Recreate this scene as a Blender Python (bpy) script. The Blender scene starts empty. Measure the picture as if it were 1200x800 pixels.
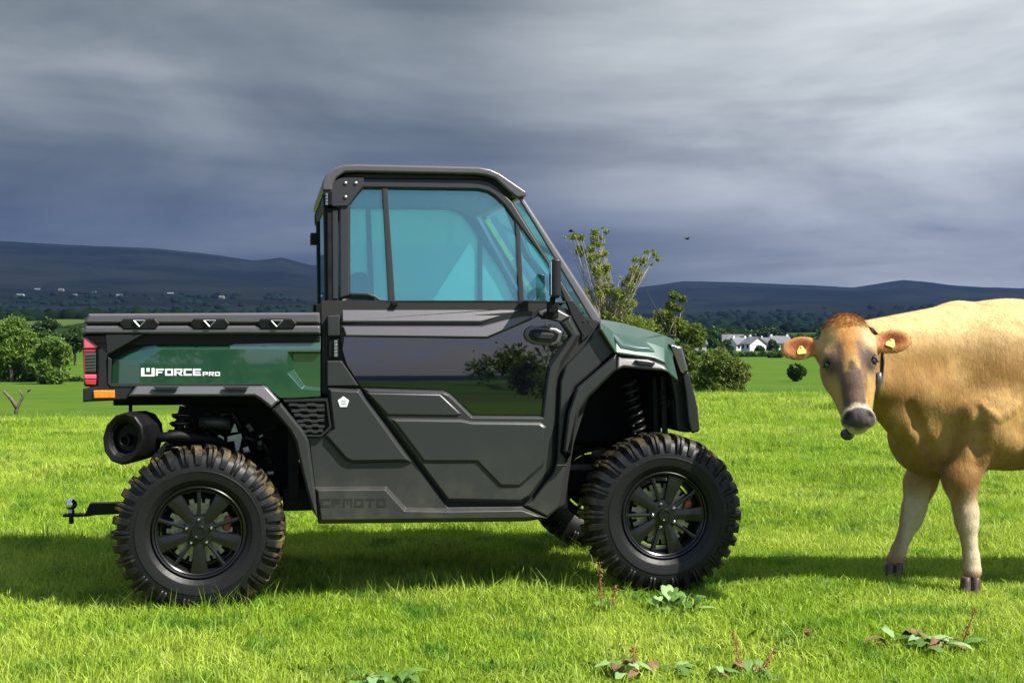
import bpy, bmesh, math, random
import numpy as np
from mathutils import Vector, Matrix
R = math.radians
scene = bpy.context.scene
COL = scene.collection

# ------------------------------------------------------------------ camera
CAMZ = 1.17
FPX = 1600.0                       # focal length in pixels of the 1200 px wide photograph
PITCH = math.atan(15 / FPX)
cam_d = bpy.data.cameras.new('camera')
cam_d.sensor_width = 36; cam_d.lens = 36 * FPX / 1200
cam_d.clip_start = .05; cam_d.clip_end = 40000
cam = bpy.data.objects.new('camera', cam_d); COL.objects.link(cam)
cam.location = (0, 0, CAMZ); cam.rotation_euler = (R(90) - PITCH, 0, 0)
scene.camera = cam

# ------------------------------------------------------------------ light
SUN_DIR = Vector((.57, -.32, .80)).normalized()       # towards the sun
SUN_EL = math.asin(SUN_DIR.z); SUN_AZ = math.atan2(SUN_DIR.x, SUN_DIR.y)
sun_d = bpy.data.lights.new('sun', 'SUN'); sun_d.energy = 5.0; sun_d.angle = R(.6); sun_d.color = (1, .94, .84)
sun = bpy.data.objects.new('sun', sun_d); COL.objects.link(sun)
sun.rotation_euler = (-SUN_DIR).to_track_quat('-Z', 'Y').to_euler()
scene.view_settings.view_transform = 'Standard'; scene.view_settings.look = 'None'
scene.view_settings.gamma = 1; scene.view_settings.exposure = 1.13
scene.cycles.volume_bounces = 0
scene.cycles.max_bounces = 8; scene.cycles.transparent_max_bounces = 16
scene.cycles.use_denoising = True

# ------------------------------------------------------------------ node helper
class NT:
    def __init__(s, tree): s.t = tree; s.n = tree.nodes; s.l = tree.links
    def new(s, typ, ins=None, **kw):
        nd = s.n.new(typ)
        for k, v in kw.items(): setattr(nd, k, v)
        for k, v in (ins or {}).items(): s.put(nd.inputs[k], v)
        return nd
    def put(s, sock, v):
        if isinstance(v, bpy.types.NodeSocket): s.l.new(v, sock)
        elif isinstance(v, (tuple, list)) and len(v) == 3 and sock.type == 'RGBA': sock.default_value = (*v, 1)
        else: sock.default_value = v
    def math(s, op, a, b=0.0, c=0.0, clamp=False):
        nd = s.new('ShaderNodeMath', {0: a, 1: b, 2: c}, operation=op); nd.use_clamp = clamp; return nd.outputs[0]
    def vmath(s, op, a, b=(0, 0, 0)):
        nd = s.new('ShaderNodeVectorMath', {0: a, 1: b}, operation=op); return nd
    def noise(s, vec, scale, detail=4, rough=.55, dist=0.0):
        return s.new('ShaderNodeTexNoise', {'Vector': vec, 'Scale': scale, 'Detail': detail, 'Roughness': rough, 'Distortion': dist}).outputs['Fac']
    def maprange(s, v, a, b, c=0.0, d=1.0, smooth=True):
        nd = s.new('ShaderNodeMapRange', {'Value': v, 'From Min': a, 'From Max': b, 'To Min': c, 'To Max': d})
        if smooth: nd.interpolation_type = 'SMOOTHSTEP'
        return nd.outputs[0]
    def mix(s, f, a, b, mode='MIX'):
        nd = s.n.new('ShaderNodeMix'); nd.data_type = 'RGBA'; nd.blend_type = mode
        s.put(nd.inputs[0], f); s.put(nd.inputs[6], a); s.put(nd.inputs[7], b); return nd.outputs[2]
    def ramp(s, f, stops):
        nd = s.n.new('ShaderNodeValToRGB'); s.put(nd.inputs[0], f); e = nd.color_ramp.elements
        while len(e) < len(stops): e.new(.5)
        for q, (p, c) in zip(e, stops): q.position = p; q.color = (*c, 1)
        return nd.outputs[0]

# ------------------------------------------------------------------ world: storm bank ahead, broken cloud behind
world = bpy.data.worlds.new('World'); scene.world = world; world.use_nodes = True
w = NT(world.node_tree); w.n.clear()
tc = w.new('ShaderNodeTexCoord').outputs['Generated']
sep = w.new('ShaderNodeSeparateXYZ', {0: tc}); dx, dy, dz = sep.outputs
zc = w.math('MAXIMUM', dz, 0.0)
sky = w.new('ShaderNodeTexSky'); sky.sky_type = 'NISHITA'; sky.sun_disc = False
sky.sun_elevation = SUN_EL; sky.sun_rotation = SUN_AZ; sky.air_density = 1.0; sky.dust_density = 1.0
skyc = w.vmath('SCALE', sky.outputs[0]); skyc.inputs['Scale'].default_value = .075
# layered cloud sheet, seen flatter towards the horizon
den = w.math('ADD', zc, .16)
px_ = w.math('DIVIDE', dx, den); py_ = w.math('DIVIDE', dy, den)
cv = w.new('ShaderNodeCombineXYZ', {0: px_, 1: py_, 2: 3.1}).outputs[0]
n1 = w.noise(cv, .8, 7, .55, .5)
cv2 = w.new('ShaderNodeCombineXYZ', {0: w.math('MULTIPLY', dx, 1.15), 1: w.math('MULTIPLY', dy, 1.6), 2: w.math('MULTIPLY', dz, 6.5)}).outputs[0]
n2 = w.noise(cv2, 2.2, 5, .5, .35)
n3 = w.noise(cv2, 6.0, 5, .6, .3)
nn = w.math('ADD', w.math('MULTIPLY', n1, .45), w.math('ADD', w.math('MULTIPLY', n2, .48), w.math('MULTIPLY', n3, .07)))
# overall brightness of the bank rises away from the horizon and towards the break in the upper right
hgt = w.maprange(dz, .0, .25)
gl = Vector((.30, 1.0, .34)).normalized()
dot = w.vmath('DOT_PRODUCT', tc, tuple(gl)).outputs['Value']
glow = w.maprange(dot, .93, .998)
glow = w.math('MULTIPLY', glow, w.maprange(nn, .36, .66, .35, 1.0))
lum = w.math('ADD', w.math('MULTIPLY', hgt, .32), w.maprange(nn, .36, .64, 0, .72, False))
bank = w.ramp(lum, [(0.0, (.017, .022, .021)), (.25, (.034, .044, .045)), (.5, (.068, .083, .087)), (.75, (.120, .137, .141)), (1, (.190, .207, .208))])
bank = w.mix(glow, bank, (.47, .49, .485))
broken = w.ramp(nn, [(.3, (.12, .17, .34)), (.6, (.42, .47, .60))])
bank = w.mix(w.math('MULTIPLY', w.maprange(dz, .26, .7), w.maprange(nn, .3, .6, .55, 1)), bank, (.38, .40, .41))
ahead = w.maprange(w.math('ADD', dy, w.math('MULTIPLY', dz, -.35)), -.45, .15)
cover = w.math('MAXIMUM', ahead, w.maprange(nn, .49, .57))
cl = w.mix(ahead, broken, bank)
final = w.mix(cover, skyc.outputs[0], cl)
below = w.maprange(dz, -.02, 0.0)
final = w.mix(below, (.03, .045, .03), final)
bg = w.new('ShaderNodeBackground', {'Color': final, 'Strength': 1.0})
w.l.new(bg.outputs[0], w.new('ShaderNodeOutputWorld').inputs[0])

# ------------------------------------------------------------------ materials
MATS = {}
def mat(name, col=(.5, .5, .5), rough=.5, metal=0.0, spec=.5, coat=0.0, coat_rough=.03, var=0.0, vscale=8, bump=0.0, bscale=200, build=None, ior=1.5):
    m = bpy.data.materials.new(name); m.use_nodes = True
    t = NT(m.node_tree); b = t.n['Principled BSDF']
    b.inputs['Base Color'].default_value = (*col, 1); b.inputs['Roughness'].default_value = rough
    b.inputs['Metallic'].default_value = metal; b.inputs['Specular IOR Level'].default_value = spec
    b.inputs['Coat Weight'].default_value = coat; b.inputs['Coat Roughness'].default_value = coat_rough; b.inputs['IOR'].default_value = ior
    if var or bump or build: tco = t.new('ShaderNodeTexCoord').outputs['Object']
    if var:
        n = t.noise(tco, vscale, 5, .6)
        t.put(b.inputs['Base Color'], t.mix(t.maprange(n, .3, .7), tuple(c * (1 - var) for c in col), tuple(min(1, c * (1 + var)) for c in col)))
        t.put(b.inputs['Roughness'], t.maprange(n, .3, .7, max(.02, rough - .08), min(1, rough + .08)))
    if bump:
        n = t.noise(tco, bscale, 3, .6)
        bp = t.new('ShaderNodeBump', {'Height': n, 'Strength': bump, 'Distance': .01}); t.put(b.inputs['Normal'], bp.outputs[0])
    if build: build(t, b, tco)
    MATS[name] = m; return m

def dusty(col, dust=(.16, .13, .07), z0=.15, z1=.85, amt=.5):
    def f(t, b, tco):
        sp = t.new('ShaderNodeSeparateXYZ', {0: tco}).outputs
        n = t.noise(tco, 7, 6, .65); n2 = t.noise(tco, 90, 4, .7)
        k = t.math('MULTIPLY', t.maprange(sp[2], z1, z0, 0, 1), t.maprange(n, .42, .7, .08, amt))
        k = t.math('ADD', k, t.math('MULTIPLY', t.maprange(n2, .66, .74), t.maprange(sp[2], 1.1, .3, .02, .35)))
        t.put(b.inputs['Base Color'], t.mix(k, col, dust))
        t.put(b.inputs['Roughness'], t.math('ADD', b.inputs['Roughness'].default_value, t.math('MULTIPLY', k, .35)))
        bp = t.new('ShaderNodeBump', {'Height': t.noise(tco, 420, 2, .5), 'Strength': .12, 'Distance': .004}); t.put(b.inputs['Normal'], bp.outputs[0])
    return f
mat('grey', (.021, .0225, .023), .36, .0, .45, build=dusty((.021, .0225, .023), dust=(.085, .08, .05), z0=.25, z1=.75, amt=.38))
mat('grey_smooth', (.085, .081, .090), .30, .15, .6, build=dusty((.085, .081, .090), amt=.05))
mat('greydark', (.012, .0125, .014), .42, spec=.4, build=dusty((.012, .0125, .014), dust=(.07, .07, .05), amt=.2))
mat('black', (.005, .005, .0055), .45, spec=.22, var=.3)
mat('underbody', (.003, .003, .0033), .6, spec=.18, var=.5, vscale=25)
mat('blackgloss', (.002, .002, .004), .012, spec=.5, coat=.5, coat_rough=.01, ior=2.0)
mat('green', (.005, .046, .021), .30, .15, .5, coat=1, coat_rough=.02)
MATS['green'].node_tree.nodes['Principled BSDF'].inputs['Coat IOR'].default_value = 2.05
mat('rubberseal', (.006, .006, .006), .7)
mat('steel', (.45, .45, .46), .32, 1, var=.25)
mat('chrome', (.72, .72, .74), .12, 1)
mat('alloy_cast', (.33, .34, .34), .45, .8, var=.3, vscale=40)
mat('rimblack', (.006, .006, .0065), .26, .0, .4, coat=.15, coat_rough=.15)
mat('white_print', (.75, .76, .76), .4)
mat('disc', (.50, .47, .30), .5, .7, var=.4, vscale=60)
mat('orange_part', (.28, .07, .03), .5)
mat('lens_red', (.42, .02, .035), .1, coat=1)
mat('lens_pink', (.60, .09, .15), .12, coat=1)
mat('lens_orange', (.85, .22, .01), .25, coat=.8, bump=.5, bscale=160)
mat('lens_dark', (.06, .07, .085), .12, coat=1)
mat('lamp_clear', (.09, .085, .09), .12, .5, coat=1)
mat('mirror', (.85, .87, .88), .02, 1)
mat('seat', (.03, .03, .032), .6, var=.3)
mat('headlining', (.05, .05, .055), .7)
def tyre_m(mudamt):
    def f(t, b, tco):
        s = t.new('ShaderNodeSeparateXYZ', {0: tco}).outputs
        r = t.math('SQRT', t.math('ADD', t.math('MULTIPLY', s[0], s[0]), t.math('MULTIPLY', s[2], s[2])))
        n = t.noise(tco, 16, 6, .7); n2 = t.noise(tco, 60, 4, .6)
        k = t.math('MULTIPLY', t.maprange(r, .318, .352), t.maprange(n, .44, .60, .05, mudamt))
        k = t.math('MAXIMUM', k, t.math('MULTIPLY', t.maprange(n2, .66, .72), .35))
        mud = t.mix(t.noise(tco, 30), (.04, .03, .013), (.17, .13, .045))
        t.put(b.inputs['Base Color'], t.mix(k, (.008, .008, .0085), mud))
        t.put(b.inputs['Roughness'], t.maprange(k, 0, 1, .46, .9, False))
        t.put(b.inputs['Normal'], t.new('ShaderNodeBump', {'Height': n2, 'Strength': .25, 'Distance': .004}).outputs[0])
    return f
mat('tyre_muddy', (.02, .02, .02), .5, spec=.28, build=tyre_m(.8))
mat('tyre', (.02, .02, .02), .5, spec=.28, build=tyre_m(.45))
def glass_mat(name, tint, refl=.12, pale_mix=.12):
    m = bpy.data.materials.new(name); m.use_nodes = True; t = NT(m.node_tree); t.n.clear()
    tr = t.new('ShaderNodeBsdfTransparent', {'Color': tint}).outputs[0]
    gl_ = t.new('ShaderNodeBsdfGlossy', {'Color': (.75, 1.0, .97), 'Roughness': .015}).outputs[0]
    fr = t.new('ShaderNodeFresnel', {'IOR': 1.55}).outputs[0]
    fac = t.math('ADD', fr, refl, clamp=True)
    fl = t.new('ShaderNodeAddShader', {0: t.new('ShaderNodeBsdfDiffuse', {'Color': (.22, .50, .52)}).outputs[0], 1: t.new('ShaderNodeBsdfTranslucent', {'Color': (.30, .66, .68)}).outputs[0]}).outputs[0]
    tr = t.new('ShaderNodeMixShader', {0: pale_mix, 1: tr, 2: fl}).outputs[0]
    mx = t.new('ShaderNodeMixShader', {0: fac, 1: tr, 2: gl_})
    t.l.new(mx.outputs[0], t.new('ShaderNodeOutputMaterial').inputs[0]); MATS[name] = m
glass_mat('glass', (.72, .97, .95), .11, .03)
glass_mat('glass_far', (.70, .98, .97), .05, .50)  # strong pale diffuse layer stands in for reflected brightness in the far window
glass_mat('glass_clear', (.62, .92, .92), .03, .04)

# ------------------------------------------------------------------ object helpers
def mesh_obj(name, verts, faces, material=None, parent=None, smooth=False, loc=None):
    me = bpy.data.meshes.new(name)
    me.from_pydata([tuple(v) for v in verts], [], [tuple(f) for f in faces]); me.update()
    return link(name, me, material, parent, smooth, loc)
def link(name, me, material=None, parent=None, smooth=False, loc=None):
    o = bpy.data.objects.new(name, me); COL.objects.link(o)
    if material is not None: me.materials.append(MATS[material] if isinstance(material, str) else material)
    if parent is not None: o.parent = parent
    if smooth: me.polygons.foreach_set('use_smooth', [True] * len(me.polygons))
    if loc is not None: o.location = loc
    return o
def bm_obj(name, bm, material=None, parent=None, smooth=False, bevel=0, seg=2, recalc=True, loc=None):
    if recalc: bmesh.ops.recalc_face_normals(bm, faces=bm.faces)
    me = bpy.data.meshes.new(name); bm.to_mesh(me); bm.free()
    o = link(name, me, material, parent, smooth or bevel > 0, loc)
    if bevel: add_bevel(o, bevel, seg)
    return o
def add_bevel(o, wd, seg=2, ang=28):
    b = o.modifiers.new('bevel', 'BEVEL'); b.width = wd; b.segments = seg; b.limit_method = 'ANGLE'; b.angle_limit = R(ang); b.harden_normals = False
    o.data.polygons.foreach_set('use_smooth', [True] * len(o.data.polygons))
    wn = o.modifiers.new('wn', 'WEIGHTED_NORMAL'); wn.keep_sharp = False; wn.weight = 80
def np_mesh(name, V, F, material=None, parent=None, smooth=False, col=None, loc=None):
    V = np.asarray(V, np.float32); F = np.asarray(F, np.int32); k = F.shape[1]
    me = bpy.data.meshes.new(name); me.vertices.add(len(V)); me.vertices.foreach_set('co', V.ravel())
    me.loops.add(F.size); me.loops.foreach_set('vertex_index', F.ravel())
    me.polygons.add(len(F)); me.polygons.foreach_set('loop_start', np.arange(0, F.size, k, dtype=np.int32))
    me.polygons.foreach_set('loop_total', np.full(len(F), k, np.int32))
    me.update(calc_edges=True); me.validate()
    if col is not None:
        a = me.color_attributes.new('Col', 'FLOAT_COLOR', 'POINT'); c = np.ones((len(V), 4), np.float32); c[:, :3] = col; a.data.foreach_set('color', c.ravel())
    return link(name, me, material, parent, smooth, loc)
def empty(name, loc=(0, 0, 0), rz=0, parent=None):
    o = bpy.data.objects.new(name, None); COL.objects.link(o); o.location = loc; o.rotation_euler = (0, 0, rz); o.empty_display_size = .1
    if parent: o.parent = parent
    return o
def tag(o, label=None, cat=None, group=None, kind=None):
    if label: o['label'] = label
    if cat: o['category'] = cat
    if group: o['group'] = group
    if kind: o['kind'] = kind
    return o
def box(bm, c, s, rot=None):
    m = Matrix.Translation(c) @ (rot.to_4x4() if rot else Matrix()) @ Matrix.Diagonal((*s, 1))
    bmesh.ops.create_cube(bm, size=1, matrix=m)
def tube(bm, pts, r, n=8, cap=True):
    pts = [Vector(p) for p in pts]; rs = r if isinstance(r, (list, tuple)) else [r] * len(pts)
    rings = []; prev = None
    for i, p in enumerate(pts):
        d = (pts[min(i + 1, len(pts) - 1)] - pts[max(i - 1, 0)]).normalized()
        if prev is None:
            a = Vector((0, 0, 1)) if abs(d.z) < .9 else Vector((1, 0, 0)); u = d.cross(a).normalized()
        else: u = (prev - d * prev.dot(d)).normalized()
        prev = u; v = d.cross(u)
        rings.append([bm.verts.new(p + (u * math.cos(2 * math.pi * k / n) + v * math.sin(2 * math.pi * k / n)) * rs[i]) for k in range(n)])
    for a, b in zip(rings, rings[1:]):
        for k in range(n): bm.faces.new((a[k], a[(k + 1) % n], b[(k + 1) % n], b[k]))
    if cap: bm.faces.new(rings[0][::-1]); bm.faces.new(rings[-1])
def lathe(bm, prof, n=64, closed=False, axis='y', c=(0, 0, 0)):
    """prof: (r, y) pairs revolved around the y axis"""
    rings = []
    for r, y in prof:
        if r < 1e-6: rings.append([bm.verts.new((c[0], c[1] + y, c[2]))]); continue
        rings.append([bm.verts.new((c[0] + r * math.cos(2 * math.pi * k / n), c[1] + y, c[2] + r * math.sin(2 * math.pi * k / n))) for k in range(n)])
    pr = list(zip(rings, rings[1:])) + ([(rings[-1], rings[0])] if closed else [])
    for a, b in pr:
        if len(a) == 1 and len(b) == 1: continue
        for k in range(n):
            k2 = (k + 1) % n
            if len(a) == 1: bm.faces.new((a[0], b[k2], b[k]))
            elif len(b) == 1: bm.faces.new((a[k], a[k2], b[0]))
            else: bm.faces.new((a[k], a[k2], b[k2], b[k]))
def ray(px, py):
    f = Vector((0, math.cos(PITCH), -math.sin(PITCH))); u = Vector((0, math.sin(PITCH), math.cos(PITCH)))
    return f * FPX + Vector((1, 0, 0)) * (px - 600) + u * (400 - py)
def at(px, py, D):
    d = ray(px, py); return Vector((0, 0, CAMZ)) + d * (D / d.y)
# ================================================================== TERRAIN
LEFT = [(0, -.05), (12, -.05), (18.5, -.06), (24, -.42), (30, -.95), (45, -2.0), (60, -2.5), (120, -4.1), (160, -4.7), (250, -5.3), (400, -5.2), (600, -1.5), (800, 6.5), (1000, 5), (1500, 4), (2200, 22), (3000, 62), (3600, 100), (12000, 150)]
RIGHT = [(0, -.05), (14, -.05), (25, -.06), (32, -.5), (40, -1.05), (60, -2.0), (80, -2.6), (150, -3.75), (250, -4.7), (330, -5.3), (500, -6.7), (800, -4.0), (1500, 1.0), (2200, 10), (3000, 32), (3600, 52), (12000, 90)]
RIDGE = [(-4000, 60), (-1500, 95), (-200, 96), (0, 92), (100, 91), (180, 88), (260, 80), (300, 75), (330, 80), (360, 72), (420, 66), (520, 48), (640, 38), (740, 46), (800, 54), (900, 50), (1000, 44), (1060, 52), (1120, 47), (1200, 43), (1500, 55), (2500, 60), (6000, 50)]
def fbm(x, y, s, seed=0, oct=4):
    v = np.zeros_like(x, dtype=float); a = 1.0; rs = np.random.RandomState(seed)
    for o in range(oct):
        for k in range(3):
            th = rs.rand() * 6.28; ph = rs.rand() * 6.28
            v += a / 3 * np.sin((x * math.cos(th) + y * math.sin(th)) / s * 6.28 + ph + 1.3 * np.sin((x * math.sin(th) - y * math.cos(th)) / s * 4.1 + ph * 2))
        a *= .5; s *= .47
    return v
def height(x, y):
    x = np.asarray(x, float); y = np.asarray(y, float)
    r = np.hypot(x, y); th = np.arctan2(x, y)
    thc = np.clip(th, -1.35, 1.35); px = 600 + FPX * np.tan(thc)
    k = np.clip((px - 250) / 500, 0, 1); k = k * k * (3 - 2 * k)
    lz = np.interp(r, [a for a, b in LEFT], [b for a, b in LEFT]); rz = np.interp(r, [a for a, b in RIGHT], [b for a, b in RIGHT])
    z = lz * (1 - k) + rz * k
    away = np.clip((np.abs(th) - 1.0) / .6, 0, 1); away = away * away * (3 - 2 * away)      # open low country behind the camera
    z = z * (1 - away) + np.minimum(z, -2.0 * np.clip((r - 20) / 60, 0, 1)) * away
    e = np.interp(px, [a for a, b in RIDGE], [b for a, b in RIDGE]) / FPX
    top = e * 6500 * (1 - away * .93)
    s = np.clip((r - 3300) / 3200, 0, 1); s = s * s * (3 - 2 * s)
    rel = fbm(x, y, 1500, 3, 5)
    hz = z * (1 - s) + top * s + (1 - .8 * away) * rel * 13 * np.clip((r - 2300) / 1500, 0, 1) * (1 - .55 * s)
    z = np.where(r > 2300, hz, z)
    z = z + fbm(x, y, 2.6, 5, 3) * .022 * np.clip((r - 2) / 6, 0, 1) * np.clip((40 - r) / 20, 0, 1)
    z = z + fbm(x, y, 240, 9, 3) * .9 * np.clip((r - 500) / 600, 0, 1)
    return z
def gz(x, y): return float(height(np.array([x]), np.array([y]))[0])
def polar(radii, nth):
    th = np.linspace(0, 2 * math.pi, nth, endpoint=False)
    rr, tt = np.meshgrid(radii, th, indexing='ij'); x = rr * np.sin(tt); y = rr * np.cos(tt)
    V = np.stack([x, y, height(x, y)], -1).reshape(-1, 3)
    i = np.arange(len(radii) - 1)[:, None] * nth; j = np.arange(nth)[None]; j2 = (j + 1) % nth
    F = np.stack([i + j, i + j2, i + nth + j2, i + nth + j], -1).reshape(-1, 4)
    return V, F
def ground_mat():
    def f(t, b, tco):
        g = t.new('ShaderNodeNewGeometry').outputs['Position']
        s = t.new('ShaderNodeSeparateXYZ', {0: g}).outputs
        r = t.vmath('LENGTH', t.new('ShaderNodeCombineXYZ', {0: s[0], 1: s[1]}).outputs[0]).outputs['Value']
        flat = t.new('ShaderNodeCombineXYZ', {0: s[0], 1: s[1], 2: 0.0}).outputs[0]
        n = t.noise(flat, .35, 5, .6); n2 = t.noise(flat, 9, 5, .65)
        near = t.mix(n, (.09, .13, .016), (.13, .18, .022))
        near = t.mix(t.maprange(n2, .45, .7), near, (.035, .05, .012))
        wob = t.new('ShaderNodeTexNoise', {'Vector': flat, 'Scale': .004, 'Detail': 2.0}).outputs['Color']
        fv = t.vmath('ADD', flat, t.vmath('MULTIPLY', wob, (90, 90, 0)).outputs[0]).outputs[0]
        vo = t.new('ShaderNodeTexVoronoi', {'Vector': t.vmath('MULTIPLY', fv, (.0048, .0030, 1)).outputs[0], 'Scale': 1.0, 'Randomness': .9})
        ve = t.new('ShaderNodeTexVoronoi', {'Vector': t.vmath('MULTIPLY', fv, (.0048, .0030, 1)).outputs[0], 'Scale': 1.0, 'Randomness': .9}); ve.feature = 'DISTANCE_TO_EDGE'
        cell = t.new('ShaderNodeSeparateColor', {0: vo.outputs['Color']}).outputs[0]
        fields = t.ramp(cell, [(0, (.030, .080, .012)), (.35, (.042, .100, .013)), (.6, (.065, .11, .018)), (.8, (.028, .065, .013)), (1, (.08, .10, .03))])
        hed = t.maprange(ve.outputs[0], .012, .03, 1, 0)
        fields = t.mix(t.math('MULTIPLY', hed, t.maprange(r, 380, 600)), fields, (.012, .022, .008))
        fields = t.mix(t.maprange(t.noise(flat, .02, 6, .7), .35, .65, 0, .35), fields, (.03, .07, .012))
        mid = t.mix(t.maprange(n2, .4, .6, 0, .35), (.044, .098, .016), (.072, .122, .024))
        c = t.mix(t.maprange(r, 24, 70), near, t.mix(t.maprange(t.noise(flat, .09, 6, .7), .35, .65), mid, t.mix(.5, mid, near)))
        c = t.mix(t.maprange(r, 260, 420), c, fields)
        moor_shaded = t.mix(t.maprange(t.noise(flat, .0016, 7, .65), .4, .6), (.004, .006, .005), (.010, .013, .010))  # moor colour darkened to stand in for cloud shadow over the hills
        c = t.mix(t.maprange(r, 1200, 2400, 0, .97), c, moor_shaded)
        t.put(b.inputs['Base Color'], c); b.inputs['Roughness'].default_value = .95; b.inputs['Specular IOR Level'].default_value = 0
    return mat('ground_mat', build=f)
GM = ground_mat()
V, F = polar(np.concatenate([[.01], np.geomspace(1.2, 40, 70), np.geomspace(42, 1600, 90)]), 540)
ground = tag(np_mesh('ground', V, F, GM, smooth=True), kind='structure')
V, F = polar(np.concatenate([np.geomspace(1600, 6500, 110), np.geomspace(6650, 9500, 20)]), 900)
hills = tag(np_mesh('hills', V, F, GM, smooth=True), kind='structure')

# ================================================================== GRASS
def grass_mat(name, c1, c2, c3):
    m = bpy.data.materials.new(name); m.use_nodes = True; t = NT(m.node_tree); t.n.clear()
    at_ = t.new('ShaderNodeAttribute'); at_.attribute_name = 'Col'
    g = t.new('ShaderNodeNewGeometry').outputs['Position']
    n = t.noise(g, .55, 4, .6); n2 = t.noise(g, 3.2, 4, .6)
    base = t.mix(t.maprange(n, .40, .60), c1, c2)
    base = t.mix(t.maprange(n2, .50, .64, 0, .8), base, c3)
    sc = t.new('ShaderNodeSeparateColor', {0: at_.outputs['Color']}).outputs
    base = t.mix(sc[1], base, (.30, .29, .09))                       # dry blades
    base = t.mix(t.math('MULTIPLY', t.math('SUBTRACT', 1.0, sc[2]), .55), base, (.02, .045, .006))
    base = t.mix(1.0, base, t.new('ShaderNodeCombineColor', {0: sc[0], 1: sc[0], 2: sc[0]}).outputs[0], 'MULTIPLY')
    d = t.new('ShaderNodeBsdfPrincipled', {'Base Color': base, 'Roughness': .5, 'Specular IOR Level': .35}).outputs[0]
    tr = t.new('ShaderNodeBsdfTranslucent', {'Color': base}).outputs[0]
    mx = t.new('ShaderNodeMixShader', {0: .42, 1: d, 2: tr}).outputs[0]
    t.l.new(mx, t.new('ShaderNodeOutputMaterial').inputs[0]); MATS[name] = m; return m
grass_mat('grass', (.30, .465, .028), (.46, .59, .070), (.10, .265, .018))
def blades(rs, n, size, hmin, hmax, wd, lean=.7, dry=.07):
    x = (rs.rand(n) - .5) * size; y = (rs.rand(n) - .5) * size
    h = hmin + (hmax - hmin) * rs.rand(n) ** 1.6
    a = rs.rand(n) * 6.28; ln = lean * rs.rand(n) * h * 1.2; fa = rs.rand(n) * 6.28
    ww = wd * (.6 + .8 * rs.rand(n)) / 2
    bx, by = np.cos(a) * ww, np.sin(a) * ww; lx, ly = np.cos(fa) * ln, np.sin(fa) * ln
    P = np.zeros((n, 5, 3))
    P[:, 0] = np.stack([x - bx, y - by, np.full(n, -.01)], 1); P[:, 1] = np.stack([x + bx, y + by, np.full(n, -.01)], 1)
    P[:, 2] = np.stack([x - bx * .85 + lx * .3, y - by * .85 + ly * .3, h * .55], 1); P[:, 3] = np.stack([x + bx * .85 + lx * .3, y + by * .85 + ly * .3, h * .55], 1)
    P[:, 4] = np.stack([x + lx, y + ly, h * (1 - .3 * (ln / h) ** 2 * .5)], 1)
    i = np.arange(n)[:, None] * 5
    F = np.concatenate([i + np.array([[0, 1, 3]]), i + np.array([[0, 3, 2]]), i + np.array([[2, 3, 4]])])
    C = np.zeros((n, 5, 3)); C[:, :, 0] = (.75 + .5 * rs.rand(n))[:, None]; C[:, :, 1] = ((rs.rand(n) < dry) * rs.rand(n) * .9)[:, None]
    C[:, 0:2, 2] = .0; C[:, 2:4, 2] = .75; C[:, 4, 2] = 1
    return P.reshape(-1, 3), F, C.reshape(-1, 3)
gcol = bpy.data.collections.new('grass_tufts')
rs = np.random.RandomState(4)
for k in range(10):
    P, F, C = blades(rs, 800, .46, .015, .052 if k < 5 else .075, .0038, 1.25)
    if k >= 5:
        P2, F2, C2 = blades(rs, 22, .3, .07, .15, .003, .7, .4); F2 = F2 + len(P); P = np.vstack([P, P2]); F = np.vstack([F, F2]); C = np.vstack([C, C2])
    if k >= 8:      # broad leaved weeds and clover among the blades
        P2, F2, C2 = blades(rs, 90, .42, .03, .06, .022, 1.6, .12); C2[:, 0] *= .62; F2 = F2 + len(P); P = np.vstack([P, P2]); F = np.vstack([F, F2]); C = np.vstack([C, C2])
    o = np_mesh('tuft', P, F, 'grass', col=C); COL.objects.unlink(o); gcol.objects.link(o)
def scatter_points():
    out = []
    for (y0, y1, st) in ((2.0, 10.0, .20), (10.0, 19.0, .28), (19.0, 36.0, .40)):
        ys = np.arange(y0, y1, st); hw = max(6.5, y1 * .52)
        xs = np.arange(-hw, hw, st); X, Y = np.meshgrid(xs, ys); X = X.ravel() + (rs.rand(X.size) - .5) * st; Y = Y.ravel() + (rs.rand(Y.size) - .5) * st
        k = np.abs(X) < Y * .50 + 2.2; X, Y = X[k], Y[k]
        big = fbm(X, Y, 3.1, 12, 2)
        sc = (.80 + .40 * rs.rand(len(X)) + .20 * big) * (1 + np.clip((Y - 9) / 18, 0, .6))
        out.append(np.stack([X, Y, height(X, Y) - .004, sc], 1))
    return np.vstack(out)
GP = scatter_points()
me = bpy.data.meshes.new('grass'); me.vertices.add(len(GP)); me.vertices.foreach_set('co', GP[:, :3].astype(np.float32).ravel())
a = me.attributes.new('sc', 'FLOAT', 'POINT'); a.data.foreach_set('value', GP[:, 3].astype(np.float32))
a = me.attributes.new('rz', 'FLOAT', 'POINT'); a.data.foreach_set('value', (rs.rand(len(GP)) * 6.28).astype(np.float32))
a = me.attributes.new('ix', 'INT', 'POINT'); a.data.foreach_set('value', np.where(fbm(GP[:, 0], GP[:, 1], 2.3, 44, 3) + rs.rand(len(GP)) * .9 > 1.25, rs.randint(8, 10, len(GP)), np.where(fbm(GP[:, 0], GP[:, 1], 3.3, 45, 3) + rs.rand(len(GP)) < .85, rs.randint(0, 5, len(GP)), rs.randint(5, 8, len(GP)))).astype(np.int32))
grass = bpy.data.objects.new('grass', me); COL.objects.link(grass); tag(grass, 'short bright green pasture grass covering the field', 'grass', kind='stuff')
ng = bpy.data.node_groups.new('grass_scatter', 'GeometryNodeTree')
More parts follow.
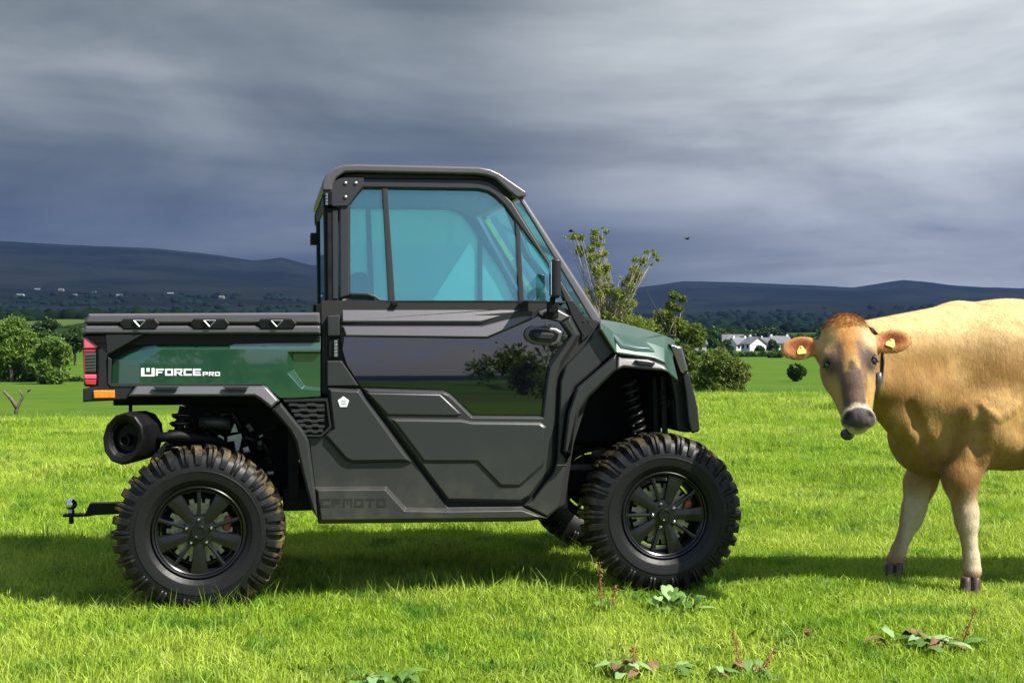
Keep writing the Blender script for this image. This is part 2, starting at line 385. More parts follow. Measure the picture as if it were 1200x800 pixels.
ng.interface.new_socket('Geometry', in_out='INPUT', socket_type='NodeSocketGeometry'); ng.interface.new_socket('Geometry', in_out='OUTPUT', socket_type='NodeSocketGeometry')
g = NT(ng); gi = g.new('NodeGroupInput'); go = g.new('NodeGroupOutput')
ci = g.new('GeometryNodeCollectionInfo'); ci.inputs['Collection'].default_value = gcol; ci.inputs['Separate Children'].default_value = True; ci.inputs['Reset Children'].default_value = True
def nattr(nm, tp): nd = g.new('GeometryNodeInputNamedAttribute'); nd.data_type = tp; nd.inputs[0].default_value = nm; return [o for o in nd.outputs if o.enabled and o.name == 'Attribute'][0]
ip = g.new('GeometryNodeInstanceOnPoints', {'Points': gi.outputs[0], 'Instance': ci.outputs[0], 'Pick Instance': True, 'Instance Index': nattr('ix', 'INT')})
rot = g.new('ShaderNodeCombineXYZ', {2: nattr('rz', 'FLOAT')}); g.put(ip.inputs['Rotation'], rot.outputs[0])
scl = g.new('ShaderNodeCombineXYZ', {0: nattr('sc', 'FLOAT'), 1: nattr('sc', 'FLOAT'), 2: nattr('sc', 'FLOAT')}); g.put(ip.inputs['Scale'], scl.outputs[0])
g.l.new(ip.outputs[0], go.inputs[0])
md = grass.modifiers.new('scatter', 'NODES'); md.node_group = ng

# ================================================================== TREES
def leaf_mat(name, c1, c2, trans=.35):
    m = bpy.data.materials.new(name); m.use_nodes = True; t = NT(m.node_tree); t.n.clear()
    at_ = t.new('ShaderNodeAttribute'); at_.attribute_name = 'Col'
    base = t.mix(t.new('ShaderNodeSeparateColor', {0: at_.outputs['Color']}).outputs[0], c1, c2)
    d = t.new('ShaderNodeBsdfPrincipled', {'Base Color': base, 'Roughness': .55, 'Specular IOR Level': .3}).outputs[0]
    tr = t.new('ShaderNodeBsdfTranslucent', {'Color': base}).outputs[0]
    t.l.new(t.new('ShaderNodeMixShader', {0: trans, 1: d, 2: tr}).outputs[0], t.new('ShaderNodeOutputMaterial').inputs[0]); MATS[name] = m
leaf_mat('leaf_yellow', (.09, .14, .014), (.25, .28, .045))
leaf_mat('leaf_mid', (.045, .11, .012), (.14, .22, .028))
leaf_mat('leaf_dark', (.014, .038, .008), (.042, .085, .012))
leaf_mat('leaf_olive', (.055, .095, .012), (.16, .20, .035))
mat('bark', (.10, .085, .06), .9, var=.4, vscale=5, bump=.6, bscale=30)
mat('bark_pale', (.26, .22, .13), .9, var=.4, vscale=5)
def leaves(rs, clumps, n, size, flat=.75):
    """clumps: (x,y,z,r)"""
    cl = np.array(clumps); vol = cl[:, 3] ** 2; idx = rs.choice(len(cl), n, p=vol / vol.sum())
    d = rs.normal(size=(n, 3)); d /= np.linalg.norm(d, axis=1)[:, None]
    rad = cl[idx, 3] * (rs.rand(n) ** .45) * np.where(rs.rand(n) < .12, 1.0 + .45 * rs.rand(n), 1.0) * (1 + .18 * np.sin(d[:, 0] * 7 + idx) * np.cos(d[:, 2] * 9 + idx))
    c = cl[idx, :3] + d * rad[:, None] * np.array([1, 1, flat])
    u = rs.normal(size=(n, 3)); u /= np.linalg.norm(u, axis=1)[:, None]; v = np.cross(u, rs.normal(size=(n, 3))); v /= np.linalg.norm(v, axis=1)[:, None]
    s = size * (.5 + rs.rand(n))[:, None]
    P = np.stack([c - u * s, c - v * s * .45, c + u * s, c + v * s * .45], 1).reshape(-1, 3)
    F = np.arange(n * 4).reshape(n, 4)
    tone = np.clip(rs.rand(n) * .6 + (np.sin(idx * 12.9) * .5 + .5) * .4, 0, 1)
    return P, F, np.repeat(tone, 4)[:, None] * np.ones(3)
def make_tree(name, label, cat, base, clumps, nleaf, lsize, lmat, bmat='bark', trunk_r=.15, seed=1, group=None, limbs=None, flat=.8, lt=1.0):
    rs = np.random.RandomState(seed); bx, by = base; bz = gz(bx, by)
    root = empty(name, (bx, by, bz)); tag(root, label, cat, group)
    cl = [(x, y, z, r) for x, y, z, r in clumps]
    P, F, C = leaves(rs, cl, nleaf, lsize, flat)
    np_mesh('crown', P, F, lmat, root, col=C)
    bm = bmesh.new(); rr = random.Random(seed); top = max(c[2] for c in cl)
    mid = Vector((cl[0][0] * .3, cl[0][1] * .3, top * .35))
    tube(bm, [(0, 0, -.4), (mid.x * .4, mid.y * .4, mid.z * .5), mid], [trunk_r * 1.25, trunk_r, trunk_r * .8], 8)
    for c in (limbs or cl):
        e = Vector(c[:3]); m_ = mid.lerp(e, .5) + Vector((rr.uniform(-.1, .1), rr.uniform(-.1, .1), rr.uniform(.02, .12))) * (e - mid).length
        tube(bm, [mid, mid.lerp(m_, .5), m_, e], [trunk_r * .30 * lt, trunk_r * .22 * lt, trunk_r * .14 * lt, trunk_r * .05 * lt], 5)
    bm_obj('trunk', bm, bmat, root, smooth=True)
    return root
def clumps_from_px(pts, D, base, rs, jit=1.0):
    """pts: (px,py,radius_px) at distance D, relative to the tree base"""
    bx, by = base; bz = gz(bx, by); out = []
    for px, py, r in pts:
        d = D + (rs.rand() - .5) * jit; p = at(px, py, d); out.append((p.x - bx, p.y - by, p.z - bz, r / FPX * D))
    return out
def px_base(px, D): p = at(px, 400, D); return (p.x, p.y)
rs_t = np.random.RandomState(8)
# sparse pollarded tree behind the cab
b0 = px_base(712, 40)
cp = []
for line in ([(712, 372), (708, 345), (700, 322), (690, 300), (680, 288), (672, 280)], [(712, 370), (712, 340), (706, 312), (704, 292), (702, 278)], [(715, 372), (722, 350), (733, 332), (745, 318), (755, 306), (765, 297)], [(700, 372), (690, 355), (684, 345)], [(722, 372), (730, 360), (738, 352)]):
    for q, (x, y) in enumerate(line):
        for k in range(7): cp.append((x + rs_t.normal() * 4.5, y + rs_t.normal() * 5, 1.5 + rs_t.rand() ** 2 * 8 * (1 - q * .1)))
for k in range(16): cp.append((690 + rs_t.rand() * 70, 372 + rs_t.rand() * 26, 9 + rs_t.rand() * 7))
make_tree('pollarded_tree', 'sparse yellow-green tree with upright knobbly branches rising behind the windscreen', 'tree', b0, clumps_from_px(cp, 40, b0, rs_t), 26000, .036, 'leaf_yellow', 'bark_pale', .13, 3, lt=.55)
b1 = px_base(785, 44)
cp = [(790, 346, 6), (786, 358, 7), (796, 362, 5), (800, 350, 5), (778, 372, 12), (762, 385, 14), (792, 382, 14), (806, 392, 12), (815, 385, 8), (818, 400, 9), (775, 400, 16), (798, 412, 16), (808, 425, 14), (768, 420, 16), (750, 400, 14), (790, 440, 16), (742, 385, 9), (822, 390, 6)]
make_tree('hawthorn_bush', 'ragged green hawthorn behind the bonnet with a bare pale branch', 'bush', b1, clumps_from_px(cp, 44, b1, rs_t), 30000, .045, 'leaf_olive', 'bark_pale', .10, 5)
b2 = px_base(842, 58)
cp = [(842, 425, 16), (826, 432, 14), (858, 430, 15), (868, 440, 12), (815, 442, 11), (838, 446, 18), (858, 450, 14), (845, 414, 9), (830, 418, 8), (872, 430, 7), (824, 454, 11), (866, 456, 8)]
make_tree('round_bush', 'rounded mid green bush standing alone below the white houses', 'bush', b2, clumps_from_px(cp, 58, b2, rs_t), 20000, .06, 'leaf_olive', 'bark', .10, 6)
b3 = px_base(933, 112)
make_tree('small_round_tree', 'small dark round tree in the green field left of the cow', 'tree', b3, clumps_from_px([(933, 433, 8), (929, 437, 6), (938, 436, 6), (933, 440, 7)], 112, b3, rs_t), 3000, .16, 'leaf_dark', 'bark', .2, 7)
for i, (bx, D, pts, lab, lm, nl) in enumerate([
    (14, 150, [(8, 392, 18), (28, 398, 16), (5, 412, 20), (30, 415, 18), (18, 380, 12), (40, 425, 12), (12, 432, 16), (36, 440, 10)], 'tall green tree at the left edge beyond the fence, tallest of the field trees', 'leaf_mid', 18000),
    (62, 140, [(62, 405, 14), (52, 415, 14), (70, 418, 14), (60, 428, 15), (66, 440, 13), (55, 445, 10), (76, 408, 7)], 'round bright green tree beside the tail of the pickup bed', 'leaf_mid', 16000),
    (48, 230, [(48, 385, 9), (60, 380, 8), (38, 390, 9), (56, 395, 10)], 'darker tree showing above and behind the round green tree', 'leaf_dark', 5000),
    (88, 240, [(88, 390, 8), (80, 395, 8), (95, 396, 8), (90, 405, 9)], 'small dark tree just left of the tail light', 'leaf_dark', 4500)]):
    bb = px_base(bx, D)
    make_tree('field_tree', lab, 'tree', bb, clumps_from_px(pts, D, bb, rs_t, 3), nl, .0013 * D, lm, 'bark', .22, 20 + i, 'trees in the lower field')
# trees standing in the field behind the photographer, seen only in reflections
for i, (x, y, h) in enumerate([(-30, -52, 5.5), (-21, -60, 6.5), (-8, -75, 5), (9, -66, 6.2), (26, -58, 6)]):
    rs_ = np.random.RandomState(60 + i); cl = [(rs_.normal() * h * .28, rs_.normal() * h * .28, h * (.45 + .45 * rs_.rand()), h * .17) for _ in range(14)]
    make_tree('oak_tree', ['rounded oak in the field behind the viewer, %s' % q for q in ('far left', 'left of centre', 'smallest, near the middle', 'right of centre', 'far right')][i], 'tree', (x, y), cl, 3500, .16, 'leaf_mid', 'bark', .22, 70 + i, 'trees behind the viewer')
# hedgerows: one object each, foliage plus stems
def hedge(label, px0, px1, D0, D1, hpx, seed, lm='leaf_dark', n=3500):
    rs = np.random.RandomState(seed); p0 = px_base(px0, D0); p1 = px_base(px1, D1); cx, cy = (p0[0] + p1[0]) / 2, (p0[1] + p1[1]) / 2
    L = math.hypot(p1[0] - p0[0], p1[1] - p0[1]); h = hpx / FPX * (D0 + D1) / 2; cl = []; m = max(6, int(L / (h * .5)))
    root = empty('hedge', (cx, cy, gz(cx, cy))); tag(root, label, 'hedge', 'hedgerows between the fields')
    for k in range(m):
        t = (k + .5) / m; x = p0[0] + (p1[0] - p0[0]) * t; y = p0[1] + (p1[1] - p0[1]) * t
        hh = h * (.45 + .55 * rs.rand() ** 1.3)
        cl.append((x - cx, y - cy, gz(x, y) - gz(cx, cy) + hh * .5, hh * .62))
    P, F, C = leaves(rs, cl, n, h * .13, .8); np_mesh('foliage', P, F, lm, root, col=C)
    bm = bmesh.new()
    for c in cl: tube(bm, [(c[0], c[1], c[2] - c[3] * 1.2), (c[0], c[1], c[2] + c[3] * .3)], h * .04, 5)
    bm_obj('stem', bm, 'bark', root)['kind'] = 'stuff'
hedge('dark hedge along the foot of the left trees', -60, 98, 150, 150, 9, 31)
hedge('low hedge on the edge of the rounded hill at the left', -40, 110, 640, 640, 5, 32)
hedge('hedge in front of the white houses', 858, 905, 300, 310, 7, 33)
hedge('clipped dark hedge end near the lone round tree', 900, 916, 290, 290, 8, 34, n=1500)
hedge('hedge running behind the cow across the right fields', 905, 1300, 420, 420, 8, 35, n=6000)
hedge('tree belt behind the white houses', 800, 960, 640, 640, 18, 36, n=7000)
hedge('long tree belt on the far right skyline behind the cow', 960, 1400, 700, 700, 16, 37, n=7000)
hedge('hedge between the hood and the white houses', 800, 858, 330, 330, 8, 38)
# distant woodland mass
def woodland():
    rs = np.random.RandomState(77); n = 16000
    r = np.exp(rs.uniform(math.log(700), math.log(3300), n)); th = rs.uniform(-.75, .75, n)
    rows = np.round(r / (r * .07 + 20)) ; r = r * (1 + .0 * rows) ; x = r * np.sin(th); y = r * np.cos(th)
    k = (np.abs(fbm(x, y, 620, 21, 3)) < .13) | (fbm(x, y, 300, 22, 3) > .75); x, y, r = x[k], y[k], r[k]; n = len(x); z = height(x, y)
    ico = bmesh.new(); bmesh.ops.create_icosphere(ico, subdivisions=1, radius=1); iv = np.array([v.co[:] for v in ico.verts]); fi = np.array([[v.index for v in f.verts] for f in ico.faces]); ico.free()
    s = (2.6 + 3 * rs.rand(n)) * (1 + r / 4500); sx = s * (1.0 + .5 * rs.rand(n) ** 2)
    P = iv[None] * (1 + .25 * rs.normal(size=(n, len(iv), 1))); P = P * np.stack([sx, s, s * .9], 1)[:, None] + np.stack([x, y, z + s * .2], 1)[:, None]
    F = (fi[None] + (np.arange(n) * len(iv))[:, None, None]).reshape(-1, 3)
    o = np_mesh('distant_woodland', P.reshape(-1, 3), F, MATS['woods'], smooth=True); tag(o, 'dark woods and hedgerow trees scattered over the far valley floor', 'woodland', kind='stuff')
mat('woods', (.006, .013, .006), .95, spec=0, var=.5, vscale=.05)
woodland()

# ================================================================== HOUSES
mat('render_white', (.62, .61, .57), .85, var=.08, vscale=.4)
mat('stone_pale', (.30, .28, .24), .9, var=.2, vscale=.6)
mat('stone_grey', (.16, .16, .16), .9, var=.2, vscale=.6)
mat('slate', (.10, .105, .115), .7, var=.25, vscale=.8)
mat('window_dark', (.02, .025, .03), .1, spec=.8)
def house(label, px, D, wd, dp, h, rh, wallm, rz=0, dist=True, chim=2, gable=False, wins=3):
    p = px_base(px, D); z = gz(*p)
    o = empty('cottage', (p[0], p[1], z), rz); tag(o, label, 'house', 'houses across the valley')
    bm = bmesh.new(); a, b = wd / 2, dp / 2
    vs = [bm.verts.new(q) for q in ((-a, -b, -1), (a, -b, -1), (a, b, -1), (-a, b, -1), (-a, -b, h), (a, -b, h), (a, b, h), (-a, b, h), (-a, 0, h + rh), (a, 0, h + rh))]
    for f in ((0, 1, 5, 4), (2, 3, 7, 6), (1, 2, 6, 9, 5), (3, 0, 4, 8, 7), (0, 3, 2, 1)): bm.faces.new([vs[k] for k in f])
    bm_obj('wall', bm, wallm, o, recalc=True)
    bm = bmesh.new(); e = .4
    for sgn in (-1, 1):
        q = [bm.verts.new(c) for c in ((-a - e, sgn * (b + e), h - rh * e / b * 1.0), (a + e, sgn * (b + e), h - rh * e / b), (a + e, 0, h + rh + .06), (-a - e, 0, h + rh + .06))]
        f = bm.faces.new(q)
    ex = bmesh.ops.extrude_face_region(bm, geom=bm.faces[:]); bmesh.ops.translate(bm, vec=(0, 0, .22), verts=[v for v in ex['geom'] if isinstance(v, bmesh.types.BMVert)])
    roof = bm_obj('roof', bm, 'slate', o)
    for k in range(chim):
        bm = bmesh.new(); box(bm, ((-1 if k == 0 else 1) * (a - .5), 0, h + rh + .2), (.7, .7, 1.3)); bm_obj('chimney', bm, wallm, roof)
    for k in range(wins):
        for lv in range(2 if h > 4.5 else 1):
            bm = bmesh.new(); box(bm, (-a + wd * (k + .5) / wins, -b - .02, 1.5 + 2.6 * lv), (1.0, .12, 1.2)); bm_obj('window', bm, 'window_dark', o)
    return o
house('long white farmhouse with grey slate roof, leftmost of the white houses', 866, 480, 6.0, 5, 2.4, 2.0, 'render_white', R(28))
house('white gabled house in the middle of the hamlet', 883, 470, 5.0, 7, 2.5, 2.2, 'render_white', R(-62), wins=2, chim=1)
house('small white outbuilding right of the gabled house', 898, 480, 4, 5, 2.6, 1.8, 'render_white', R(-10), chim=1, wins=2)
house('white cottage half hidden by the cow ear', 913, 490, 7, 6, 2.8, 2.2, 'render_white', R(10))
house('pale stone cottage seen just right of the bonnet', 819, 400, 3.6, 4, 2.6, 1.0, 'stone_pale', R(5), chim=1, wins=1)
house('low grey-roofed barn behind the white farmhouse', 861, 520, 9, 6, 3, 2.2, 'stone_pale', R(-8), chim=0, wins=1)
rs_h = np.random.RandomState(5)
for k, (px, py) in enumerate([(24, 352), (44, 356), (72, 354), (88, 352), (110, 358), (140, 351), (200, 354), (260, 351)]):
    D = 2700 + rs_h.rand() * 900; p = px_base(px, D)
    house(['tiny pale farm %s' % s for s in ('at the far left edge of the dark valley', 'second from the left in the dark valley', 'above the round green tree in the valley', 'just above the tail light in the valley', 'over the rear end of the bed rail', 'over the first slot of the bed rail', 'over the left half of the bed rail', 'over the second slot of the bed rail', 'above the white houses on the far slope', 'above the cow ear on the far slope', 'beside the cow poll on the far slope', 'below the hills near the tree belt')][k], px, D, 9 + rs_h.rand() * 9, 7, 3.5, 2.5, 'stone_grey' if k % 4 else 'stone_pale', rs_h.rand() - .5, chim=0, wins=1)
for i, (px, D, pts, lab) in enumerate([(852, 470, [(852, 402, 5), (848, 407, 5), (856, 408, 4)], 'dark garden tree at the left end of the white houses'), (890, 462, [(890, 408, 4), (893, 410, 3.5), (887, 411, 3)], 'small garden tree in front of the gabled white house'),
    (905, 466, [(905, 402, 5), (909, 406, 4.5), (902, 408, 4)], 'garden tree between the outbuilding and the last white cottage'), (832, 430, [(832, 398, 7), (838, 404, 6), (826, 405, 6), (845, 406, 5)], 'broad tree between the bonnet and the white houses'), (876, 500, [(876, 395, 5), (870, 397, 4), (882, 398, 4)], 'tree rising behind the white farmhouse roof')]):
    bb = px_base(px, D); make_tree('village_tree', lab, 'tree', bb, clumps_from_px(pts, D, bb, rs_t, 3), 2500, .32, 'leaf_dark', 'bark', .2, 90 + i, 'trees around the white houses')
# ---------------------------------------------------------------- dead branch / post and wire at the left edge
bm = bmesh.new()
p = at(16, 478, 60)
zz = gz(p.x, p.y)
for q in (((14, 500), (20, 478), (27, 465), (33, 458)), ((27, 465), (22, 456)), ((20, 478), (12, 466), (4, 458)), ((33, 458), (38, 455))):
    tube(bm, [at(x, y, 60) - Vector((p.x, p.y, zz)) for x, y in q], [.10, .08, .05, .03][:len(q)] if len(q) > 2 else [.05, .02], 6)
o = bm_obj('dead_thorn_tree', bm, 'bark', None, smooth=True, loc=(p.x, p.y, zz)); tag(o, 'small bare dead thorn tree leaning at the left edge of the field', 'tree')
# birds
mat('bird', (.01, .01, .012), .7)
for i, (px, py, lab) in enumerate([(669, 271, 'tiny black bird in the sky above the sparse tree'), (805, 280, 'tiny black bird in the open sky right of the sparse tree')]):
    p = at(px, py, 45); root = empty('bird', p, R(40 * i)); tag(root, lab, 'bird', 'birds in the sky')
    bm = bmesh.new(); tube(bm, [(-.09, 0, 0), (-.05, 0, .005), (0, 0, 0), (.06, 0, .0), (.13, 0, -.005)], [.008, .025, .035, .025, .004], 8); bm_obj('body', bm, 'bird', root, smooth=True)
    for s in (-1, 1):
        bm = bmesh.new(); vs = [bm.verts.new(c) for c in ((-.04, 0, .01), (.05, 0, .01), (.04, s * .09, .05), (-.03, s * .09, .05), (.06, s * .17, .02))]
        bm.faces.new((vs[0], vs[1], vs[2], vs[3])); bm.faces.new((vs[3], vs[2], vs[4])); e = bmesh.ops.extrude_face_region(bm, geom=bm.faces[:]); bmesh.ops.translate(bm, vec=(0, 0, .006), verts=[v for v in e['geom'] if isinstance(v, bmesh.types.BMVert)]); bm_obj('wing', bm, 'bird', root)
# ================================================================== UTILITY VEHICLE
VO = Vector((-1.335, 5.82, 0)); VYAW = R(10); WID = 1.56
VF = Vector((math.cos(VYAW), math.sin(VYAW), 0)); VN = Vector((-math.sin(VYAW), math.cos(VYAW), 0))
def P(px, py, y):
    d = ray(px, py); o = Vector((0, 0, CAMZ)) - VO
    t = (y - o.dot(VN)) / d.dot(VN); q = o + d * t
    return Vector((q.dot(VF), y, q.z))
veh = empty('utility_vehicle', VO, VYAW)
tag(veh, 'dark green and grey utility vehicle with enclosed cab and pickup bed, parked on grass', 'utility vehicle')
SIDE = []                         # near side pieces that are repeated on the far side
def inset(pts, d):
    n = len(pts); A = sum(pts[i][0] * pts[(i + 1) % n][1] - pts[(i + 1) % n][0] * pts[i][1] for i in range(n)); sg = 1 if A > 0 else -1; out = []
    for i in range(n):
        p0, p1, p2 = Vector(pts[i - 1]), Vector(pts[i]), Vector(pts[(i + 1) % n]); a = (p1 - p0).normalized(); b = (p2 - p1).normalized()
        na, nb = Vector((-a.y, a.x)) * sg, Vector((-b.y, b.x)) * sg; m = na + nb
        if m.length < 1e-4: m = na
        m.normalize(); k = d / max(.45, m.dot(na)); out.append((p1.x + m.x * k, p1.y + m.y * k))
    return out
def dep(y, py): return y(py) if callable(y) else y
def slab(name, pts, yf, yb, m, parent=None, cham=0, chd=None, bevel=.003, side=True, seg=2, label=None):
    parent = parent or veh; bm = bmesh.new(); n = len(pts); chd = chd if chd is not None else cham / 270 * .8
    off = lambda k: (lambda py: dep(yf, py) + k)
    rings = [[bm.verts.new(P(x, y, dep(yb, y))) for x, y in pts]]
    if cham:
        rings.append([bm.verts.new(P(x, y, dep(yf, y) + chd)) for x, y in pts]); rings.append([bm.verts.new(P(x, y, dep(yf, y))) for x, y in inset(pts, cham)])
    else: rings.append([bm.verts.new(P(x, y, dep(yf, y))) for x, y in pts])
    for a, b in zip(rings, rings[1:]):
        for k in range(n): bm.faces.new((a[k], a[(k + 1) % n], b[(k + 1) % n], b[k]))
    bm.faces.new(rings[0]); bm.faces.new(rings[-1])
    o = bm_obj(name, bm, m, parent, bevel=bevel, seg=seg)
    if side and parent is veh: SIDE.append(o)
    if label: o['label'] = label
    return o
def facets(name, V, F, m, parent=None, thick=.012, bevel=.002, side=True):
    parent = parent or veh; vs = [P(v[0], v[1], dep(v[2], v[1])) for v in V]; bm = bmesh.new(); bv = [bm.verts.new(v) for v in vs]
    for f in F: bm.faces.new([bv[i] for i in f])
    bmesh.ops.recalc_face_normals(bm, faces=bm.faces)
    if sum(f.normal.y * f.calc_area() for f in bm.faces) > 0: bmesh.ops.reverse_faces(bm, faces=bm.faces)
    o = bm_obj(name, bm, m, parent, recalc=False); s = o.modifiers.new('solid', 'SOLIDIFY'); s.thickness = thick; s.offset = -1
    add_bevel(o, bevel, 2, 12)
    if side and parent is veh: SIDE.append(o)
    return o
def lbox(name, c, s, m, parent=None, bevel=.004, side=False, rot=None):
    bm = bmesh.new(); box(bm, c, s, rot); o = bm_obj(name, bm, m, parent or veh, bevel=bevel)
    if side: SIDE.append(o)
    return o
def ltube(name, pts, r, m, parent=None, n=8, side=False):
    bm = bmesh.new(); tube(bm, pts, r, n); o = bm_obj(name, bm, m, parent or veh, smooth=True)
    if side: SIDE.append(o)
    return o

# ---- bed side --------------------------------------------------------------
slab('bed_rail', [(97.5, 379.3), (104, 367.5), (200, 367), (374.5, 366), (375.5, 379.3)], .045, .13, 'grey_smooth', cham=2.2, chd=.014)
slab('bed_rail', [(96.5, 391.2), (100.5, 381.8), (375.5, 381.3), (375.5, 391.2)], .035, .12, 'grey_smooth', cham=2, chd=.010)
slab('rail_channel', [(100, 391), (103, 375), (375, 374), (375.3, 399), (268, 404), (120, 404)], .072, .14, 'black', bevel=0)
for k, x in enumerate((163.5, 245.8, 324.5)):
    s = slab('tie_down_pocket', [(x - 23.5, 379), (x - 18.5, 373.2), (x + 18.5, 373.2), (x + 23.5, 379), (x + 19, 385.8), (x - 19, 385.8)], .030, .10, 'black', cham=1.5, chd=.004, bevel=.001)
    bm = bmesh.new(); q = [P(x - 7, 375.4, .022), P(x + 7, 375.4, .022), P(x, 382.8, .022)]
    for a, b in ((0, 1), (1, 2), (2, 0)): tube(bm, [q[a], q[b]], .0028, 6)
    e = bm_obj('tie_ring', bm, 'steel', s)
slab('bed_shell', [(99, 395), (375.5, 392), (375.5, 466), (334, 468), (310, 452), (160, 452), (126, 452), (124, 416)], .105, .15, 'black', bevel=0)
GT = .088
GMn = lambda py: .058 + (466 - py) * .00005
V = [(132, 421, GT), (174, 400, GT), (190, 409, GMn), (164, 424, GMn), (131, 449.5, GT - .004), (164, 449.8, GMn),
     (268, 400, GT), (282, 394.3, GT), (375.5, 393.8, GT), (375.5, 409, GMn), (337, 411.8, GMn), (375.5, 411.8, GMn), (336.5, 437, GMn), (353, 455.5, GMn), (375.5, 457.5, GMn), (375.5, 464, GMn), (345, 466, GMn), (333, 466, GMn), (328, 466, GMn), (312, 452, GMn), (308, 449.8, GMn),
     (344, 414.5, .085), (375.5, 414.5, .085), (375.5, 454.5, .085), (357, 452, .085), (344, 433, .085), (270, 409, GMn)]
facets('green_side_panel', V, [(0, 1, 2, 3), (0, 3, 5, 4), (1, 6, 26, 2), (6, 7, 8, 9, 26), (3, 2, 26, 9, 11, 10, 12, 13, 14, 15, 16, 17, 18, 19, 20, 5), (10, 11, 22, 21), (10, 21, 25, 12), (12, 25, 24, 13), (13, 24, 23, 14), (21, 22, 23, 24, 25)], 'green')
slab('bed_corner', [(96.5, 391.6), (169, 391.6), (127.5, 415.5), (125.5, 419), (126.5, 448.5), (129.5, 452.2), (159, 450.6), (150, 464.5), (148, 468.5), (106, 470.3), (97.3, 471), (97.3, 455), (114, 452), (114.5, 408.5), (122.5, 402.5), (122.5, 394.2), (96.6, 394)], .040, .13, 'greydark', cham=1.6, chd=.008)
slab('panel_lip', [(126.5, 418), (131, 421), (130.4, 449.3), (308, 449.6), (308, 451), (130, 453), (126.3, 449)], .036, .1, 'grey', bevel=.001)
# tail light
tl = slab('tail_light', [(97, 394.4), (122.4, 394.4), (122.4, 402.4), (114.2, 408.5), (113.6, 452), (98.5, 452)], .062, .13, 'black', side=False)
slab('lamp_lens', [(97.5, 395), (121.8, 395), (121.8, 401.8), (113, 408), (98, 408.6)], .044, .08, 'lens_pink', tl, cham=1.2, bevel=.002)
slab('lamp_lens', [(98, 409), (113, 408.5), (113, 412.6), (98, 412.6)], .050, .08, 'lens_red', tl)
slab('lamp_lens', [(99.5, 413), (112.8, 413), (112.8, 436), (99.5, 436)], .052, .08, 'lens_dark', tl)
for k in range(6): slab('lamp_louver', [(100, 415 + k * 3.6), (112.5, 414.4 + k * 3.6), (112.5, 416 + k * 3.6), (100, 416.8 + k * 3.6)], .046, .06, 'lamp_clear', tl, bevel=.0008)
slab('lamp_lens', [(98.2, 412.8), (99.6, 412.8), (99.8, 438), (98.4, 438)], .047, .08, 'lens_red', tl)
slab('lamp_lens', [(98.4, 438.5), (113, 438.5), (113, 444), (98.8, 444)], .045, .08, 'lens_pink', tl)
slab('lamp_lens', [(98.8, 444.4), (113, 444.4), (112.5, 451), (100.5, 450.5)], .047, .08, 'lens_red', tl)
SIDE.append(tl)
slab('side_marker', [(109.5, 457.2), (134.5, 457), (134.5, 466.2), (110, 466.6)], .030, .06, 'lens_orange', cham=.8)
# rear flare
def flare_slab(name, pts, yf, yb, **k): return slab(name, pts, yf, yb, 'grey', cham=2.6, chd=.016, bevel=.005, seg=3, **k) if not k.pop('smooth_', 0) else slab(name, pts, yf, yb, 'grey_smooth', cham=2.2, chd=.014, bevel=.005, seg=3, **k)  # upward flare faces get a lighter grey, light from above put into the colour
flare_slab('rear_flare', [(159.5, 450.7), (308, 450.7), (313.5, 453.5), (328, 469.5), (318, 479), (303.5, 467), (298, 464), (150, 464.3)], lambda py: .036 - (py - 450) * .0018 if py < 465 else .009, .20, smooth_=1)
for a in (179, 261): slab('flare_slot', [(a, 452.8), (a + 31, 452.8), (a + 27, 456.3), (a + 4, 456.3)], .003, .02, 'greydark', bevel=.0008)
flare_slab('rear_flare', [(318.5, 480), (329, 471.5), (355.5, 504), (362, 516.5), (369, 571.5), (372, 607), (366, 598), (359, 574), (352, 545), (346, 517), (339, 504)], .010, .20)
# louvre vent
slab('vent_back', [(334, 470.3), (382, 469.5), (388, 500), (376, 511.5), (356, 511.5)], .105, .14, 'black', bevel=0)
vent = slab('side_vent', [(331, 467.5), (384, 466.5), (388.5, 501), (376.5, 511.8), (357, 511.5), (357, 509.3), (375.5, 509.3), (386, 500), (382, 470), (335.5, 470.8), (334, 471.5)], .062, .12, 'greydark', bevel=.001)
for k in range(6):
    y = 473.5 + k * 6.1; x0 = 338 + k * 3.1; x1 = 380.5 if k < 5 else 379
    pts = []
    m_ = 4; st = (x1 - x0) / m_
    top = []; bot = []
    for i in range(m_):
        o = 0 if (i + k) % 2 else 1.3
        top += [(x0 + i * st + .4, y - o), (x0 + (i + 1) * st - .4, y - o)]; bot += [(x0 + i * st + .4, y + 3.4 - o), (x0 + (i + 1) * st - .4, y + 3.4 - o)]
    slab('slat', top + bot[::-1], .066, .10, 'grey', vent, bevel=.0012)
# ---- cab side --------------------------------------------------------------
slab('side_shell', [(377, 352), (640, 352), (704, 378), (721, 414), (690, 464), (672, 520), (662, 590), (640, 605), (374, 610), (362, 515), (357, 509), (390, 500), (384, 462), (377, 460)], .112, .17, 'rubberseal', bevel=0)
slab('corner_block', [(383.5, 369.5), (398, 369), (398.3, 393.5), (383.8, 394)], .070, .12, 'grey', bevel=.006)
slab('corner_block', [(383.3, 422.5), (400.5, 422.5), (420.3, 452), (383.5, 452.3)], .072, .12, 'grey', cham=1)
hg = slab('door_hinge', [(385, 397), (397, 397), (397.5, 419), (385, 419)], .085, .12, 'black', bevel=.004)
for k in range(5): slab('hinge_knuckle', [(391.5, 398.5 + k * 4), (395.5, 398.5 + k * 4), (395.5, 402 + k * 4), (391.5, 402 + k * 4)], .074, .09, 'steel', hg, bevel=.0015)
hg = slab('door_hinge', [(378.5, 225), (389, 224), (389, 241), (379, 240)], .150, .21, 'black', bevel=.004)
